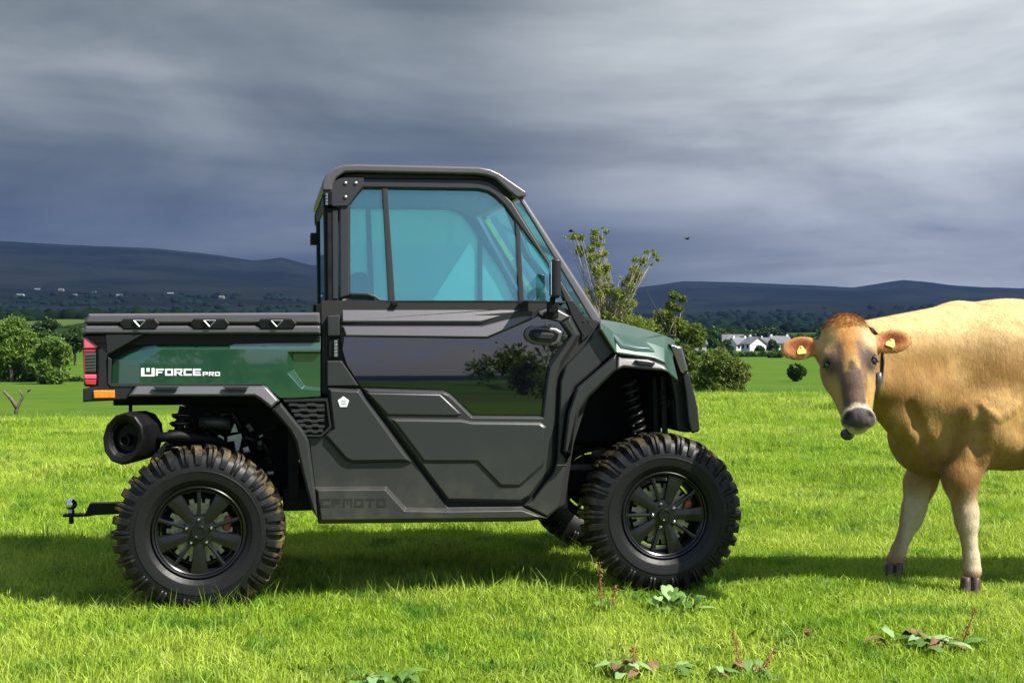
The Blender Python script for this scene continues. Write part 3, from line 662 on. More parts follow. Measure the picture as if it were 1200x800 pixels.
for k in range(4): slab('hinge_knuckle', [(381.5, 226.5 + k * 3.6), (384.2, 226.5 + k * 3.6), (384.2, 229.4 + k * 3.6), (381.5, 229.4 + k * 3.6)], .142, .16, 'steel', hg, bevel=.001)
slab('rocker_panel', [(383.5, 453.5), (421.5, 455.5), (524.5, 594), (612, 593), (641, 606.5), (616, 610), (372.5, 612.8), (368.5, 572), (362, 517), (357.5, 511.8), (375.5, 511.8), (388.5, 501.5), (384.8, 471)], .084, .16, 'grey', cham=1.2, chd=.004, bevel=.002)
slab('rocker_upper', [(384, 454), (421, 456), (483, 541.5), (412, 542.5), (404, 538.5), (379.5, 510.5), (389, 501.8), (385.2, 471)], .062, .12, 'grey', cham=3.5, chd=.016)
stp = slab('step_cover', [(367.3, 570), (453, 569.2), (476, 594.2), (524, 595), (613, 593.8), (642, 606.8), (616, 610.6), (373, 613.4)], .044, .14, 'grey', cham=4.6, chd=.024)
slab('front_cowl', [(692, 398), (697, 388), (703.8, 382.5), (722, 413), (674.5, 453.5), (664.5, 484), (659, 529), (664.5, 533.5), (664.2, 545), (657.5, 591), (641.5, 606.3), (613.5, 592.2), (624.5, 585.5), (648.5, 553), (652.5, 538), (656.3, 447), (663.3, 427)], .058, .16, 'grey', cham=2.2, chd=.012)
slab('seam', [(652.8, 544.2), (664, 544.2), (664, 545.0), (652.7, 545.0)], .055, .07, 'steel', bevel=0)
flare_slab('front_flare', [(723, 415), (729, 417.8), (760, 419.3), (779, 427.5), (784.5, 436.5), (774, 434.3), (731, 430.5), (722, 434)], lambda py: .034 - (py - 414) * .0018, .20, smooth_=1)
flare_slab('front_flare', [(722.3, 414.5), (722, 434), (691, 464.5), (679, 481), (667.5, 532.5), (665, 541), (665.2, 534), (660, 528.5), (665.5, 484), (675.5, 454.5)], .000, .20)
slab('flare_slot', [(744, 421.6), (768, 425.0), (766, 428.2), (750, 426.4)], -.001, .02, 'greydark', bevel=.0008)
# door
door = slab('door', [(399, 380), (625, 364), (640, 358.5), (652, 360.6), (669.5, 371), (680.2, 392.5), (675, 403.5), (661, 424.6), (654, 445.3), (650.4, 536.5), (646.8, 550.7), (622.3, 582.2), (611.6, 589.2), (523.6, 587.6), (425.4, 457.6), (420, 451.5), (405.5, 428.3), (401.5, 410), (398.5, 396)], .100, .15, 'greydark', bevel=.002)
def lean(b, k=.00007): return lambda py: b + (485 - py) * k
slab('gloss_panel', [(403.3, 394.4), (571, 396.6), (622, 375), (630, 370.5), (655, 377.5), (666.3, 393), (642.5, 427), (638.5, 445), (634.3, 486), (554, 485.5), (528.5, 461), (519, 456.5), (423, 452.2), (406.5, 427), (401.3, 410)], lean(.083), .105, 'blackgloss', door, bevel=.001)
slab('door_skin', [(424.5, 454.5), (519, 457.2), (528, 461.5), (553.5, 486.3), (634.6, 487), (639.5, 445), (643.4, 428), (667.3, 393.5), (657, 378.5), (668.3, 371.3), (679.4, 392.5), (674, 403), (660, 424), (653, 445), (649.5, 536), (646, 550), (622, 581.3), (611.3, 588.3), (524.2, 586.7)], .068, .105, 'grey', door, cham=3.0, chd=.016)
slab('door_plate', [(456, 489.5), (541, 490.5), (553, 493), (633, 494), (641, 500), (640, 536), (637, 547), (610, 571), (586, 571), (558.5, 542.5), (496, 542.5)], .058, .08, 'grey', door, cham=3.6, chd=.012)
slab('door_plate', [(429, 459.5), (516, 461.3), (541, 484.8), (536, 488), (454, 487)], .061, .08, 'grey', door, cham=2.0, chd=.006)
slab('belt_trim', [(399, 347.3), (428, 347.8), (437, 350.5), (445, 356), (458, 357.6), (630, 357.8), (637, 360), (622, 362), (564.5, 378), (400, 378)], lambda py: .084 + (378 - py) * .0019, .16, 'grey_smooth', door, cham=2.2, chd=.012)
slab('belt_trim', [(401, 382), (565, 382), (624, 365.8), (630, 369.6), (621, 374.4), (571, 395.6), (405, 393.8)], lambda py: .066 + (395 - py) * .0014, .11, 'grey_smooth', door, cham=1.6, chd=.006)
slab('belt_trim', [(631, 365), (641, 361.3), (652, 361.5), (668.3, 370.6), (657, 377.6), (632, 369.6)], .074, .11, 'grey_smooth', door, cham=1.4, chd=.006)
slab('window_seal', [(410, 345.5), (430, 346), (438, 348.5), (445.5, 353.5), (457, 355), (664, 355.5), (664, 353.2), (457, 352.5), (447, 351.5), (439, 346), (430, 343.3), (410.5, 342.8)], .112, .15, 'grey', door, bevel=.002)
hd = slab('door_handle', [(614, 392), (616.5, 385.5), (623, 381.5), (652, 384), (659.5, 389), (656, 400.5), (649, 405.6), (626, 403.6), (617, 398.5)], .066, .1, 'grey_smooth', door, cham=2.2, chd=.006)
slab('handle_cup', [(619, 393), (621, 387.5), (627, 385.3), (650, 387.2), (655, 391), (652.5, 398.6), (646, 402), (629, 400.5), (622.5, 397.5)], .062, .08, 'black', hd, bevel=.003)
slab('handle_lever', [(626, 389.2), (648, 390.6), (650, 393.2), (646, 398), (631, 397), (625, 394)], .058, .07, 'greydark', hd, bevel=.004)
# door window frame, glass, mullions
WD = lambda py: .125 + (352 - py) * .00062
off = lambda k: (lambda py: WD(py) + k)
slab('window_frame', [(397.5, 350), (397.2, 228), (403.5, 214), (416, 208.3), (561, 209.6), (573, 212), (583, 218), (601, 237), (640, 300), (682, 367), (682, 372), (670, 371), (662, 354), (655, 337), (640, 308), (612, 270), (592, 242), (581, 231), (572, 225), (560, 222.3), (426, 220.4), (410.5, 237.5), (410.5, 347)], off(0), off(.05), 'greydark', door, cham=1.8, chd=.006)
gp = slab('gusset_plate', [(389.8, 241.6), (379.8, 222.8), (391, 212), (402, 207.3), (426.4, 207.6), (426.2, 217), (408, 241.4)], off(-.012), off(.03), 'greydark', door, bevel=.003)
for x, y in ((405, 214.6), (417, 214.6), (405, 230.8)):
    bm = bmesh.new(); c = P(x, y, WD(y) - .016); lathe(bm, [(0, -.004), (.007, -.003), (.009, .004), (.0, .004)], 12, c=c); bm_obj('bolt', bm, 'steel', gp, smooth=True)
slab('window_glass', [(409, 349), (409, 236.5), (425.5, 219.5), (561, 221.5), (574, 225), (583, 231), (593, 241.5), (613, 269), (641, 307), (656, 336), (665, 356), (445, 356), (430, 348)], off(.022), off(.027), 'glass', door, bevel=0)
slab('mullion', [(447.7, 220), (454, 220), (463, 353), (455, 353)], off(.006), off(.04), 'greydark', door, bevel=.003)
slab('mullion', [(603.5, 256), (608.8, 264), (614, 353), (608, 353)], off(.006), off(.04), 'greydark', door, bevel=.003)
slab('latch', [(459, 353.5), (466, 353.5), (466, 358), (459, 358)], .095, .12, 'black', door, bevel=.002)
slab('latch', [(608, 354), (618, 354), (618, 358), (608, 358)], .095, .12, 'black', door, bevel=.002)
SIDE.append(door) if door not in SIDE else None
# cab pillars
slab('rear_pillar', [(383, 243), (396.5, 243), (396.8, 352), (397.5, 369), (384, 369)], lambda py: WD(py) + .01, lambda py: WD(py) + .07, 'black', bevel=.006)
slab('rear_pillar', [(389.5, 246), (396, 246), (396, 350), (390, 350)], lambda py: WD(py) + .004, lambda py: WD(py) + .02, 'greydark', bevel=.002)
slab('front_pillar', [(606.5, 231.5), (613, 230.5), (704.5, 372.5), (703.5, 378), (697.5, 383), (690, 371)], lambda py: WD(py) + .005, lambda py: WD(py) + .06, 'grey_smooth', bevel=.012, seg=3)
cg = slab('pillar_plate', [(664, 352), (671, 352), (695.5, 384), (691, 392), (681.5, 400), (682, 391), (670, 369.5)], .100, .14, 'greydark', bevel=.002)
for x, y in ((684, 366), (690, 376), (684, 376.5), (684.5, 392)): bm = bmesh.new(); lathe(bm, [(0, -.002), (.004, -.002), (.005, .003), (0, .003)], 8, c=P(x, y, .099)); bm_obj('bolt', bm, 'rubberseal', cg, smooth=True)
# mirror on its arm
mr = empty('side_mirror', (0, 0, 0), parent=veh)
bm = bmesh.new(); a = P(646.5, 304, .0); b = P(646.5, 350, .0)
for z, hw, hd_ in ((a.z + .003, .016, .06), (a.z - .012, .024, .085), (b.z + .02, .026, .085), (b.z, .018, .06)):
    pass
box(bm, ((a.x + b.x) / 2 + .005, -.055, (a.z + b.z) / 2), (.040, .16, (a.z - b.z)), Matrix.Rotation(R(-8), 3, 'Z'))
bm_obj('mirror_housing', bm, 'greydark', mr, bevel=.016, seg=4)
bm = bmesh.new(); box(bm, ((a.x + b.x) / 2 - .0175, -.058, (a.z + b.z) / 2), (.004, .13, (a.z - b.z) * .84), Matrix.Rotation(R(-8), 3, 'Z')); bm_obj('mirror_glass', bm, 'mirror', mr, bevel=.001)
bm = bmesh.new(); c0 = P(646, 352, .0); tube(bm, [(c0.x, -.03, c0.z + .01), (c0.x + .005, .0, c0.z - .03), (c0.x + .01, .06, c0.z - .06), (c0.x + .01, .11, c0.z - .05)], .014, 10); box(bm, (c0.x + .005, .0, c0.z - .03), (.045, .05, .05)); box(bm, (c0.x + .01, .06, c0.z - .065), (.06, .06, .03)); bm_obj('mirror_arm', bm, 'black', mr, bevel=.004)
SIDE.append(mr)
# ---- far side copies -------------------------------------------------------
def mirror_copy(o, parent=None):
    c = o.copy(); COL.objects.link(c)
    if parent is None: c.parent = veh; c.scale.y = -1; c.location = (0, WID, 0)
    else: c.parent = parent
    for ch in list(o.children): mirror_copy(ch, c)
for o in list(dict.fromkeys(SIDE)): mirror_copy(o)

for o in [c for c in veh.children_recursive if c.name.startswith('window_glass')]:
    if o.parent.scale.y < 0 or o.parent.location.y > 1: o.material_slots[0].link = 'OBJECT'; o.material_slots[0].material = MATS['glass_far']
# ---- writing ---------------------------------------------------------------
T = .25
GL = {'U': [(0, 0, T, 1), (1 - T, 0, 1, 1), (T, 0, 1 - T, T)], 'F': [(0, 0, T, 1), (T, 1 - T, 1, 1), (T, .38, .8, .38 + T * .9)], 'O': [(0, 0, T, 1), (1 - T, 0, 1, 1), (T, 0, 1 - T, T), (T, 1 - T, 1 - T, 1)],
      'R': [(0, 0, T, 1), (T, 1 - T, 1, 1), (T, .34, .9, .34 + T * .7), (1 - T, .5, 1, .80), [(.42, .36), (.74, .36), (1.05, 0), (.72, 0)]], 'C': [(0, 0, T, 1), (T, 0, 1, T), (T, 1 - T, 1, 1)], 'E': [(0, 0, T, 1), (T, 0, 1, T), (T, 1 - T, 1, 1), (T, .4, .92, .6)],
      'P': [(0, 0, T, 1), (T, 1 - T, 1, 1), (T, .3, 1, .3 + T * .8), (1 - T, .45, 1, .8)], 'M': [(0, 0, T * .8, 1), (1 - T * .8, 0, 1, 1), (T * .8, 1 - T, 1 - T * .8, 1), (.42, .25, .58, 1 - T)], 'T': [(0, 1 - T, 1, 1), (.5 - T / 2, 0, .5 + T / 2, 1 - T)]}
def write(name, txt, x0, x1, ytop, ybot, yf, m, parent, gap=.18, slant=0, th=.003):
    n = len(txt); wd = (x1 - x0) / (n + gap * (n - 1)); bm = bmesh.new()
    for i, ch in enumerate(txt):
        ox = x0 + i * wd * (1 + gap)
        for g4 in GL[ch]:
            if isinstance(g4, tuple): a, b, c, d = g4; g4 = [(a, b), (c, b), (c, d), (a, d)]
            q = [(ox + gx * wd, ybot - gy * (ybot - ytop)) for gx, gy in g4]
            f = [bm.verts.new(P(x, y, yf)) for x, y in q]; g_ = [bm.verts.new(P(x, y, yf + th)) for x, y in q]
            bm.faces.new(f); bm.faces.new(g_)
            for k in range(4): bm.faces.new((f[k], f[(k + 1) % 4], g_[(k + 1) % 4], g_[k]))
    return bm_obj(name, bm, m, parent)
gsp = [c for c in veh.children if c.name == 'green_side_panel'][0]
write('lettering', 'FORCE', 182.6, 235.5, 431.9, 440.0, .0565, 'white_print', gsp, .14)
write('lettering', 'PRO', 237.5, 257.8, 435.6, 440.3, .0565, 'white_print', gsp, .18)
bm = bmesh.new()
def plate(bm, pts, yf, th=.0015):
    f = [bm.verts.new(P(x, y, yf)) for x, y in pts]; g_ = [bm.verts.new(P(x, y, yf + th)) for x, y in pts]; bm.faces.new(f); bm.faces.new(g_); n = len(pts)
    for k in range(n): bm.faces.new((f[k], f[(k + 1) % n], g_[(k + 1) % n], g_[k]))
for a, b, c, d in ((165.3, 431, 169.2, 440.8), (177.6, 431, 181.2, 440.8), (169.2, 438.8, 177.6, 440.8), (171.6, 431, 175.4, 435.6)): plate(bm, [(a, b), (c, b), (c, d), (a, d)], .0565)
bm_obj('emblem', bm, 'white_print', gsp)
write('lettering', 'CFMOTO', 376, 452.5, 583.6, 593.8, .0425, 'greydark', stp, .22, th=.003)
def ngon(cx, cy, r, n, rot=0): return [(cx + r * math.sin(rot + 2 * math.pi * k / n), cy - r * math.cos(rot + 2 * math.pi * k / n)) for k in range(n)]
bm = bmesh.new(); plate(bm, ngon(402.5, 471, 7.8, 5), .0605); bd = bm_obj('badge', bm, 'rubberseal', veh)
bm = bmesh.new(); plate(bm, ngon(402.5, 471, 6.9, 5), .0597); bm_obj('badge_face', bm, 'white_print', bd)
bm = bmesh.new()
for a in range(3): plate(bm, [(399.6, 469 + a * 2), (405.4, 469 + a * 2), (405.4, 469.7 + a * 2), (399.6, 469.7 + a * 2)], .0592)
bm_obj('badge_print', bm, 'grey', bd)

# ---- roof, glass, hood, nose -----------------------------------------------
def across(name, pts, y0, y1, m, yp=None, bevel=.006, seg=2, parent=None):
    yp = y0 if yp is None else yp; pr = [P(x, y, yp) for x, y in pts]; bm = bmesh.new(); a = [bm.verts.new((p.x, y0, p.z)) for p in pr]; b = [bm.verts.new((p.x, y1, p.z)) for p in pr]; n = len(pts)
    bm.faces.new(a); bm.faces.new(b)
    for k in range(n): bm.faces.new((a[k], a[(k + 1) % n], b[(k + 1) % n], b[k]))
    return bm_obj(name, bm, m, parent or veh, bevel=bevel, seg=seg)
RY = .185
roof = across('roof', [(376.8, 224), (378, 213), (382, 205), (389, 198), (402, 193), (420, 192.3), (561, 195.5), (575, 198), (586, 203), (618, 225), (616.5, 231), (606, 232), (594, 222), (580, 209), (569, 205.5), (558, 204.2), (418, 201.5), (404, 202), (395, 208), (390, 216), (389.5, 224)], RY, WID - RY, 'grey_smooth', bevel=.011, seg=4)
across('headlining', [(395, 214), (404, 205), (420, 204), (558, 206.5), (580, 212), (600, 230), (592, 236), (572, 224), (556, 219.5), (428, 218), (412, 222), (398, 232)], RY + .06, WID - RY - .03, 'headlining', bevel=0)
across('rear_wall', [(381, 352), (387.5, 352), (387.5, 466), (381, 466)], .13, WID - .13, 'black', bevel=.004)
rw = across('rear_window_frame', [(379.5, 228), (384, 226), (385.5, 236), (385.2, 240), (380.5, 240)], .21, WID - .21, 'black', bevel=.003)
across('glass_pane', [(381.7, 236), (383.0, 236), (384.5, 352), (383.2, 352)], .25, WID - .25, 'glass_clear', bevel=0, parent=rw)
for y in (.23, .32, WID - .32, WID - .23): across('bar', [(379.8, 238), (384, 238), (386, 354), (381.8, 354)], y - .014, y + .014, 'black', yp=.2, bevel=.003, parent=rw)
lb = P(374, 268, .2); lbox('work_lamp', (lb.x - .01, .62, lb.z - .02), (.035, .09, .055), 'black')
for q0, q1 in ((P(612, 236, .19), P(700, 374, .14)),):
    V = [q0, Vector((q0.x, WID - .19, q0.z)), Vector((q1.x, WID - .14, q1.z)), q1]; mesh_obj('windscreen', V, [(0, 1, 2, 3)], 'glass_clear', veh)
hy = [0.018, .075, .19, WID / 2, WID - .19, WID - .075, WID - .018]
ST = [((704.8, 384), (704, 377.5), (703, 373.8)), ((722.5, 413), (722, 392), (729, 378.6)), ((748, 416.5), (748, 397), (752, 384.6)), ((766, 418.6), (766, 402), (770, 389.8)), ((779.2, 424.5), (779, 407), (780.5, 393.6)), ((785.5, 437), (784, 412), (786, 395.4)), ((795.5, 445.5), (789, 420), (792, 399))]
V = []; F = []
for a, b, c in ST:
    pa, pb, pc = P(*a, hy[0]), P(*b, hy[1]), P(*c, hy[2])
    cr = Vector((pc.x + .01, WID / 2, pc.z + .012))
    row = [pa, pb, pc, cr] + [Vector((p.x, WID - p.y, p.z)) for p in (pc, pb, pa)]; V += row
for i in range(len(ST) - 1):
    for j in range(6): F.append((i * 7 + j, i * 7 + j + 1, (i + 1) * 7 + j + 1, (i + 1) * 7 + j))
hood = mesh_obj('hood', V, F, 'green', veh); bmx = bmesh.new(); bmx.from_mesh(hood.data); bmesh.ops.recalc_face_normals(bmx, faces=bmx.faces)
if sum(f.normal.z * f.calc_area() for f in bmx.faces) < 0: bmesh.ops.reverse_faces(bmx, faces=bmx.faces)
bmx.to_mesh(hood.data); bmx.free(); s = hood.modifiers.new('solid', 'SOLIDIFY'); s.thickness = .015; s.offset = -1; add_bevel(hood, .006, 3, 10)
# raised bulge on the bonnet side
def onhood(px, py, out=0):
    """point of the sloping bonnet flank seen at a photograph pixel"""
    lo = np.interp(px, [a[0][0] for a in ST], [a[0][1] for a in ST]); hi = np.interp(px, [a[2][0] for a in ST], [a[2][1] for a in ST]); k = (lo - py) / max(1, lo - hi)
    y = np.interp(k, [0, .5, 1], [hy[0], hy[1], hy[2]]) - out; return P(px, py, float(y))
for nm, pts in (('hood_bulge', [(716, 391, .0), (734, 391.5, .0), (757, 396, .002), (767, 413, .0), (745, 411.5, .0), (727, 408, .0)]), ):
    q = [onhood(x, y, o_) for x, y, o_ in pts]; q2 = [onhood(x, y, .012) for x, y in inset([(a_, b_) for a_, b_, c_ in pts], 4)]; bm = bmesh.new(); vs = [bm.verts.new(v) for v in q]; vt = [bm.verts.new(v) for v in q2]
    bm.faces.new(vt); [bm.faces.new((vs[k], vs[(k + 1) % 6], vt[(k + 1) % 6], vt[k])) for k in range(6)]
    b_ = bm_obj(nm, bm, 'green', hood); s = b_.modifiers.new('s', 'SOLIDIFY'); s.thickness = .01; s.offset = 0; add_bevel(b_, .002)
hl = slab('headlight', [(783.5, 402), (799, 406), (806, 433), (800.5, 440), (796, 436)], lambda py: .10, .26, 'lamp_clear', cham=1.5, chd=.02, side=False); mirror_copy(hl)
across('front_fascia', [(798, 406), (806.5, 433), (812, 455), (817.5, 478), (820, 504), (812, 508), (797, 506), (795, 470), (790, 445), (792, 410)], .17, WID - .17, 'greydark', yp=.12, bevel=.012, seg=3)
slab('bumper_end', [(800, 441), (806.5, 434), (812, 455), (817.5, 478), (820, 505), (810, 508), (806, 492), (803, 460)], .10, .30, 'greydark', side=False, bevel=.01)
mirror_copy(veh.children[-1]) if False else None
ltube('antenna', [P(786, 394, .22), P(775, 373, .22), P(757, 340, .22)], [.004, .0028, .0018], 'rubberseal')
lbox('antenna_base', P(786.5, 394.5, .22), (.03, .03, .02), 'black')
# ---- bed box ---------------------------------------------------------------
xr = P(100, 390, .1).x; xf = P(375.5, 390, .1).x; zt = P(200, 370, .1).z; zb = P(200, 450, .1).z
lbox('bed_floor', ((xr + xf) / 2, WID / 2, zb), (xf - xr - .02, WID - .3, .03), 'black')
lbox('tailgate', (xr + .01, WID / 2, (zt + zb) / 2 - .01), (.035, WID - .28, zt - zb), 'green')
lbox('bed_front', (xf - .02, WID / 2, (zt + zb) / 2 - .01), (.03, WID - .28, zt - zb), 'black')
# ---- chassis and running gear ----------------------------------------------
zs = P(500, 600, .1).z
lbox('chassis', (.98, WID / 2, zs + .06), (1.25, WID - .35, .10), 'underbody')
lbox('chassis', (1.0, WID / 2, .42), (2.5, .30, .10), 'underbody')
lbox('wheel_well', (.40, WID / 2, .72), (.05, WID - .34, .62), 'underbody')
lbox('wheel_well', (1.62, WID / 2, .70), (.05, WID - .34, .72), 'underbody')
lbox('engine', (.16, WID / 2, .66), (.50, .62, .46), 'underbody', bevel=.03)
lbox('frame_rail', (-.02, .40, .86), (.75, .05, .07), 'underbody'); lbox('frame_rail', (-.02, WID - .40, .86), (.75, .05, .07), 'underbody')
lbox('front_frame', (1.95, WID / 2, .80), (.42, .34, .42), 'underbody', bevel=.03)
lbox('radiator', (2.10, WID / 2, .75), (.06, .95, .45), 'underbody')
lbox('floor_pan', (1.05, WID / 2, .47), (1.2, WID - .4, .04), 'underbody')
def spring(name, p0, p1, r, turns, wr, m='black'):
    p0, p1 = Vector(p0), Vector(p1); d = (p1 - p0); L = d.length; d.normalize(); u = d.cross(Vector((0, 1, 0))).normalized(); v = d.cross(u); n = turns * 14
    sh = empty('shock', parent=veh)
    ltube('coil_spring', [p0 + d * L * k / n + (u * math.cos(2 * math.pi * k / 14) + v * math.sin(2 * math.pi * k / 14)) * r for k in range(n + 1)], wr, m, sh, 6)
    ltube('damper', [p0 - d * .03, p0 + d * L * .45, p0 + d * L * .46, p1 + d * .03], [r * .55, r * .55, r * .3, r * .3], 'underbody', sh, 10)
mat('spring_black', (.008, .008, .009), .4, spec=.4)
spring('shock', P(214, 484, .16), P(196, 560, .14), .038, 8, .008, 'spring_black'); spring('shock', (-.1, WID - .2, .84), (-.15, WID - .16, .5), .038, 7, .008, 'spring_black')
spring('shock', P(736, 448, .22), P(752, 528, .20), .036, 9, .007, 'spring_black'); spring('shock', (1.98, WID - .24, .95), (2.05, WID - .2, .58), .036, 9, .007, 'spring_black')
ltube('canister', [P(233, 494, .20), P(270, 496, .20)], .028, 'grey', None, 14)
br = slab('caliper_bracket', [(252, 511), (258, 509), (263, 512), (262, 519), (254, 521)], .22, .25, 'alloy_cast', side=False, bevel=.004)
slab('caliper_bracket', [(266, 511), (283, 507), (284, 513), (280, 530), (276, 528), (274, 517), (266, 518)], .22, .24, 'alloy_cast', side=False, bevel=.004)
slab('caliper_bracket', [(270, 507), (274, 496), (276, 496), (279, 506)], .21, .23, 'alloy_cast', side=False, bevel=.003)
slab('strut_bar', [(184, 540), (240, 482), (250, 482), (196, 545)], .26, .30, 'underbody', side=False, bevel=.005)
rs = random.Random(5)
for k in range(26):
    x = rs.uniform(258, 318); y = rs.uniform(500, 575); q = P(x, y, rs.uniform(.24, .32))
    lbox('engine_fitting', q, (rs.uniform(.015, .06), .03, rs.uniform(.01, .04)), rs.choice(['alloy_cast', 'grey', 'underbody', 'underbody']), bevel=.003, rot=Matrix.Rotation(rs.uniform(-.8, .8), 3, 'Y'))
for k in range(10):
    x = rs.uniform(195, 300); y = rs.uniform(478, 520)
    ltube('hose', [P(x, y, .3), P(x + rs.uniform(-15, 20), y + rs.uniform(-6, 14), .26), P(x + rs.uniform(5, 40), y + rs.uniform(10, 30), .3)], rs.uniform(.006, .014), 'black')
for k in range(14):
    x = rs.uniform(768, 800); y = rs.uniform(446, 500); q = P(x, y, rs.uniform(.24, .3)); lbox('front_fitting', q, (rs.uniform(.01, .03), .02, rs.uniform(.01, .04)), rs.choice(['alloy_cast', 'grey', 'black', 'underbody']), bevel=.002, rot=Matrix.Rotation(rs.uniform(-.6, .6), 3, 'Y'))
for k, (x0, x1) in enumerate(((764, 770), (774, 781))): slab('front_strut', [(x0, 440), (x1, 440), (x1 + 2, 520), (x0 + 2, 520)], .25, .29, 'black' if k else 'underbody', side=False, bevel=.004)
slab('headlamp_bucket', [(788, 468), (797, 468), (799, 496), (790, 497)], .2, .25, 'greydark', side=False)
# axles and wishbones
for xw, zw in ((0, .305), (2.06, .322)):
    for s in (0, 1):
        y0 = .16 if s == 0 else WID - .16; y1 = .55 if s == 0 else WID - .55
        ltube('control_arm', [(xw - .03, y0, zw + .05), (xw - .2, y1, zw + .14)], .018, 'underbody'); ltube('control_arm', [(xw + .03, y0, zw - .06), (xw + .2, y1, zw + .06)], .018, 'underbody'); ltube('drive_shaft', [(xw, y0, zw), (xw, y1, zw + .12)], .02, 'underbody')
        lbox('hub_carrier', (xw, y0 + (.03 if s == 0 else -.03), zw), (.12, .06, .2), 'underbody')
lbox('differential', (0, WID / 2, .42), (.25, .4, .22), 'underbody', bevel=.03); lbox('differential', (2.06, WID / 2, .44), (.25, .4, .2), 'underbody', bevel=.03)
# exhaust can with its open end towards the camera side
ex = empty('exhaust_muffler', P(143.5, 514, -.02), 0, veh); ex.rotation_euler = (R(0), R(18), R(-22))
def hexprof(r, y, sx=1.0, sz=1.2): return [(sx * r * math.cos(a), y, sz * r * math.sin(a)) for a in [R(k) for k in (15, 45, 75, 105, 135, 165, 195, 225, 255, 285, 315, 345)]]
bm = bmesh.new(); prv = None
for r, y in ((.030, .06), (.050, .055), (.058, .02), (.064, .018), (.068, .008), (.088, .000), (.094, .01), (.096, .05), (.092, .19), (.08, .21), (.001, .215)):
    rg = [bm.verts.new(v) for v in hexprof(r, y)]
    if prv: [bm.faces.new((prv[k], prv[(k + 1) % 12], rg[(k + 1) % 12], rg[k])) for k in range(12)]
    else: bm.faces.new(rg)
    prv = rg
bm_obj('can', bm, 'black', ex, bevel=.004)
bm = bmesh.new(); lathe(bm, [(.02, .02), (.024, .023), (.024, .06), (.018, .06), (.018, .024)], 20, closed=True, c=(.0, .0, -.01)); bm_obj('tail_pipe', bm, 'black', ex, smooth=True)
bm = bmesh.new(); tube(bm, [(.08, .14, .02), (.15, .2, .05), (.25, .35, .05), (.40, .6, .02)], .022, 12); bm_obj('pipe', bm, 'underbody', ex, smooth=True)
ltube('exhaust_hanger', [P(153, 474, .12), P(153, 490, .1)], .008, 'underbody')
# tow hitch
th_ = empty('tow_hitch', parent=veh)
a = P(140, 594, .62); 
yh = .62
bar = [P(92, 602, yh), P(100, 602, yh), P(106, 589, yh), P(160, 588, yh), P(160, 600, yh), P(112, 602.5, yh), P(104, 604, yh), P(92, 604.5, yh)]
bm = bmesh.new(); A = [bm.verts.new((p.x, yh - .03, p.z)) for p in bar]; B = [bm.verts.new((p.x, yh + .03, p.z)) for p in bar]; bm.faces.new(A); bm.faces.new(B)
for k in range(8): bm.faces.new((A[k], A[(k + 1) % 8], B[(k + 1) % 8], B[k]))
bm_obj('drawbar', bm, 'black', th_, bevel=.003)
lbox('drawbar_plate', P(86, 603, yh), (.09, .06, .012), 'black', th_)
lbox('receiver', P(170, 594, yh) + Vector((.12, 0, 0)), (.3, .07, .07), 'underbody', th_)
bm = bmesh.new(); c = P(83.5, 590.5, yh); bmesh.ops.create_uvsphere(bm, u_segments=20, v_segments=14, radius=.027, matrix=Matrix.Translation(c)); bm_obj('tow_ball', bm, 'chrome', th_, smooth=True)
bm = bmesh.new(); tube(bm, [c - Vector((0, 0, .02)), c - Vector((0, 0, .05)), c - Vector((0, 0, .051)), c - Vector((0, 0, .09))], [.013, .016, .011, .011], 12); bm_obj('ball_shank', bm, 'steel', th_, smooth=True)
# interior
lbox('seat_base', (1.03, WID / 2, .78), (.5, WID - .42, .16), 'seat', bevel=.04)
lbox('seat_back', (.76, WID / 2, 1.06), (.13, WID - .42, .50), 'seat', bevel=.05, rot=Matrix.Rotation(R(-10), 3, 'Y'))
for yy in (.36, .78, 1.18): lbox('headrest', (.70, yy, 1.36), (.09, .24, .13), 'seat', bevel=.03)
lbox('dashboard', (1.68, WID / 2, 1.10), (.26, WID - .36, .22), 'seat', bevel=.05)
bm = bmesh.new(); c = Vector((1.46, .48, 1.22)); n = Vector((-.80, 0, .6)).normalized(); u = Vector((0, 1, 0)); v = n.cross(u)
tube(bm, [c + (u * math.cos(2 * math.pi * k / 24) + v * math.sin(2 * math.pi * k / 24)) * .17 for k in range(25)], .014, 8)
for a_ in (0, 120, 240): tube(bm, [c, c + (u * math.cos(R(a_ + 90)) + v * math.sin(R(a_ + 90))) * .17], .011, 6)
tube(bm, [c, c - n * .22], .025, 8); bm_obj('steering_wheel', bm, 'black', veh, smooth=True)
ltube('roll_bar', [P(590, 228, .4), P(618, 300, .36), P(660, 356, .3)], .02, 'black'); 

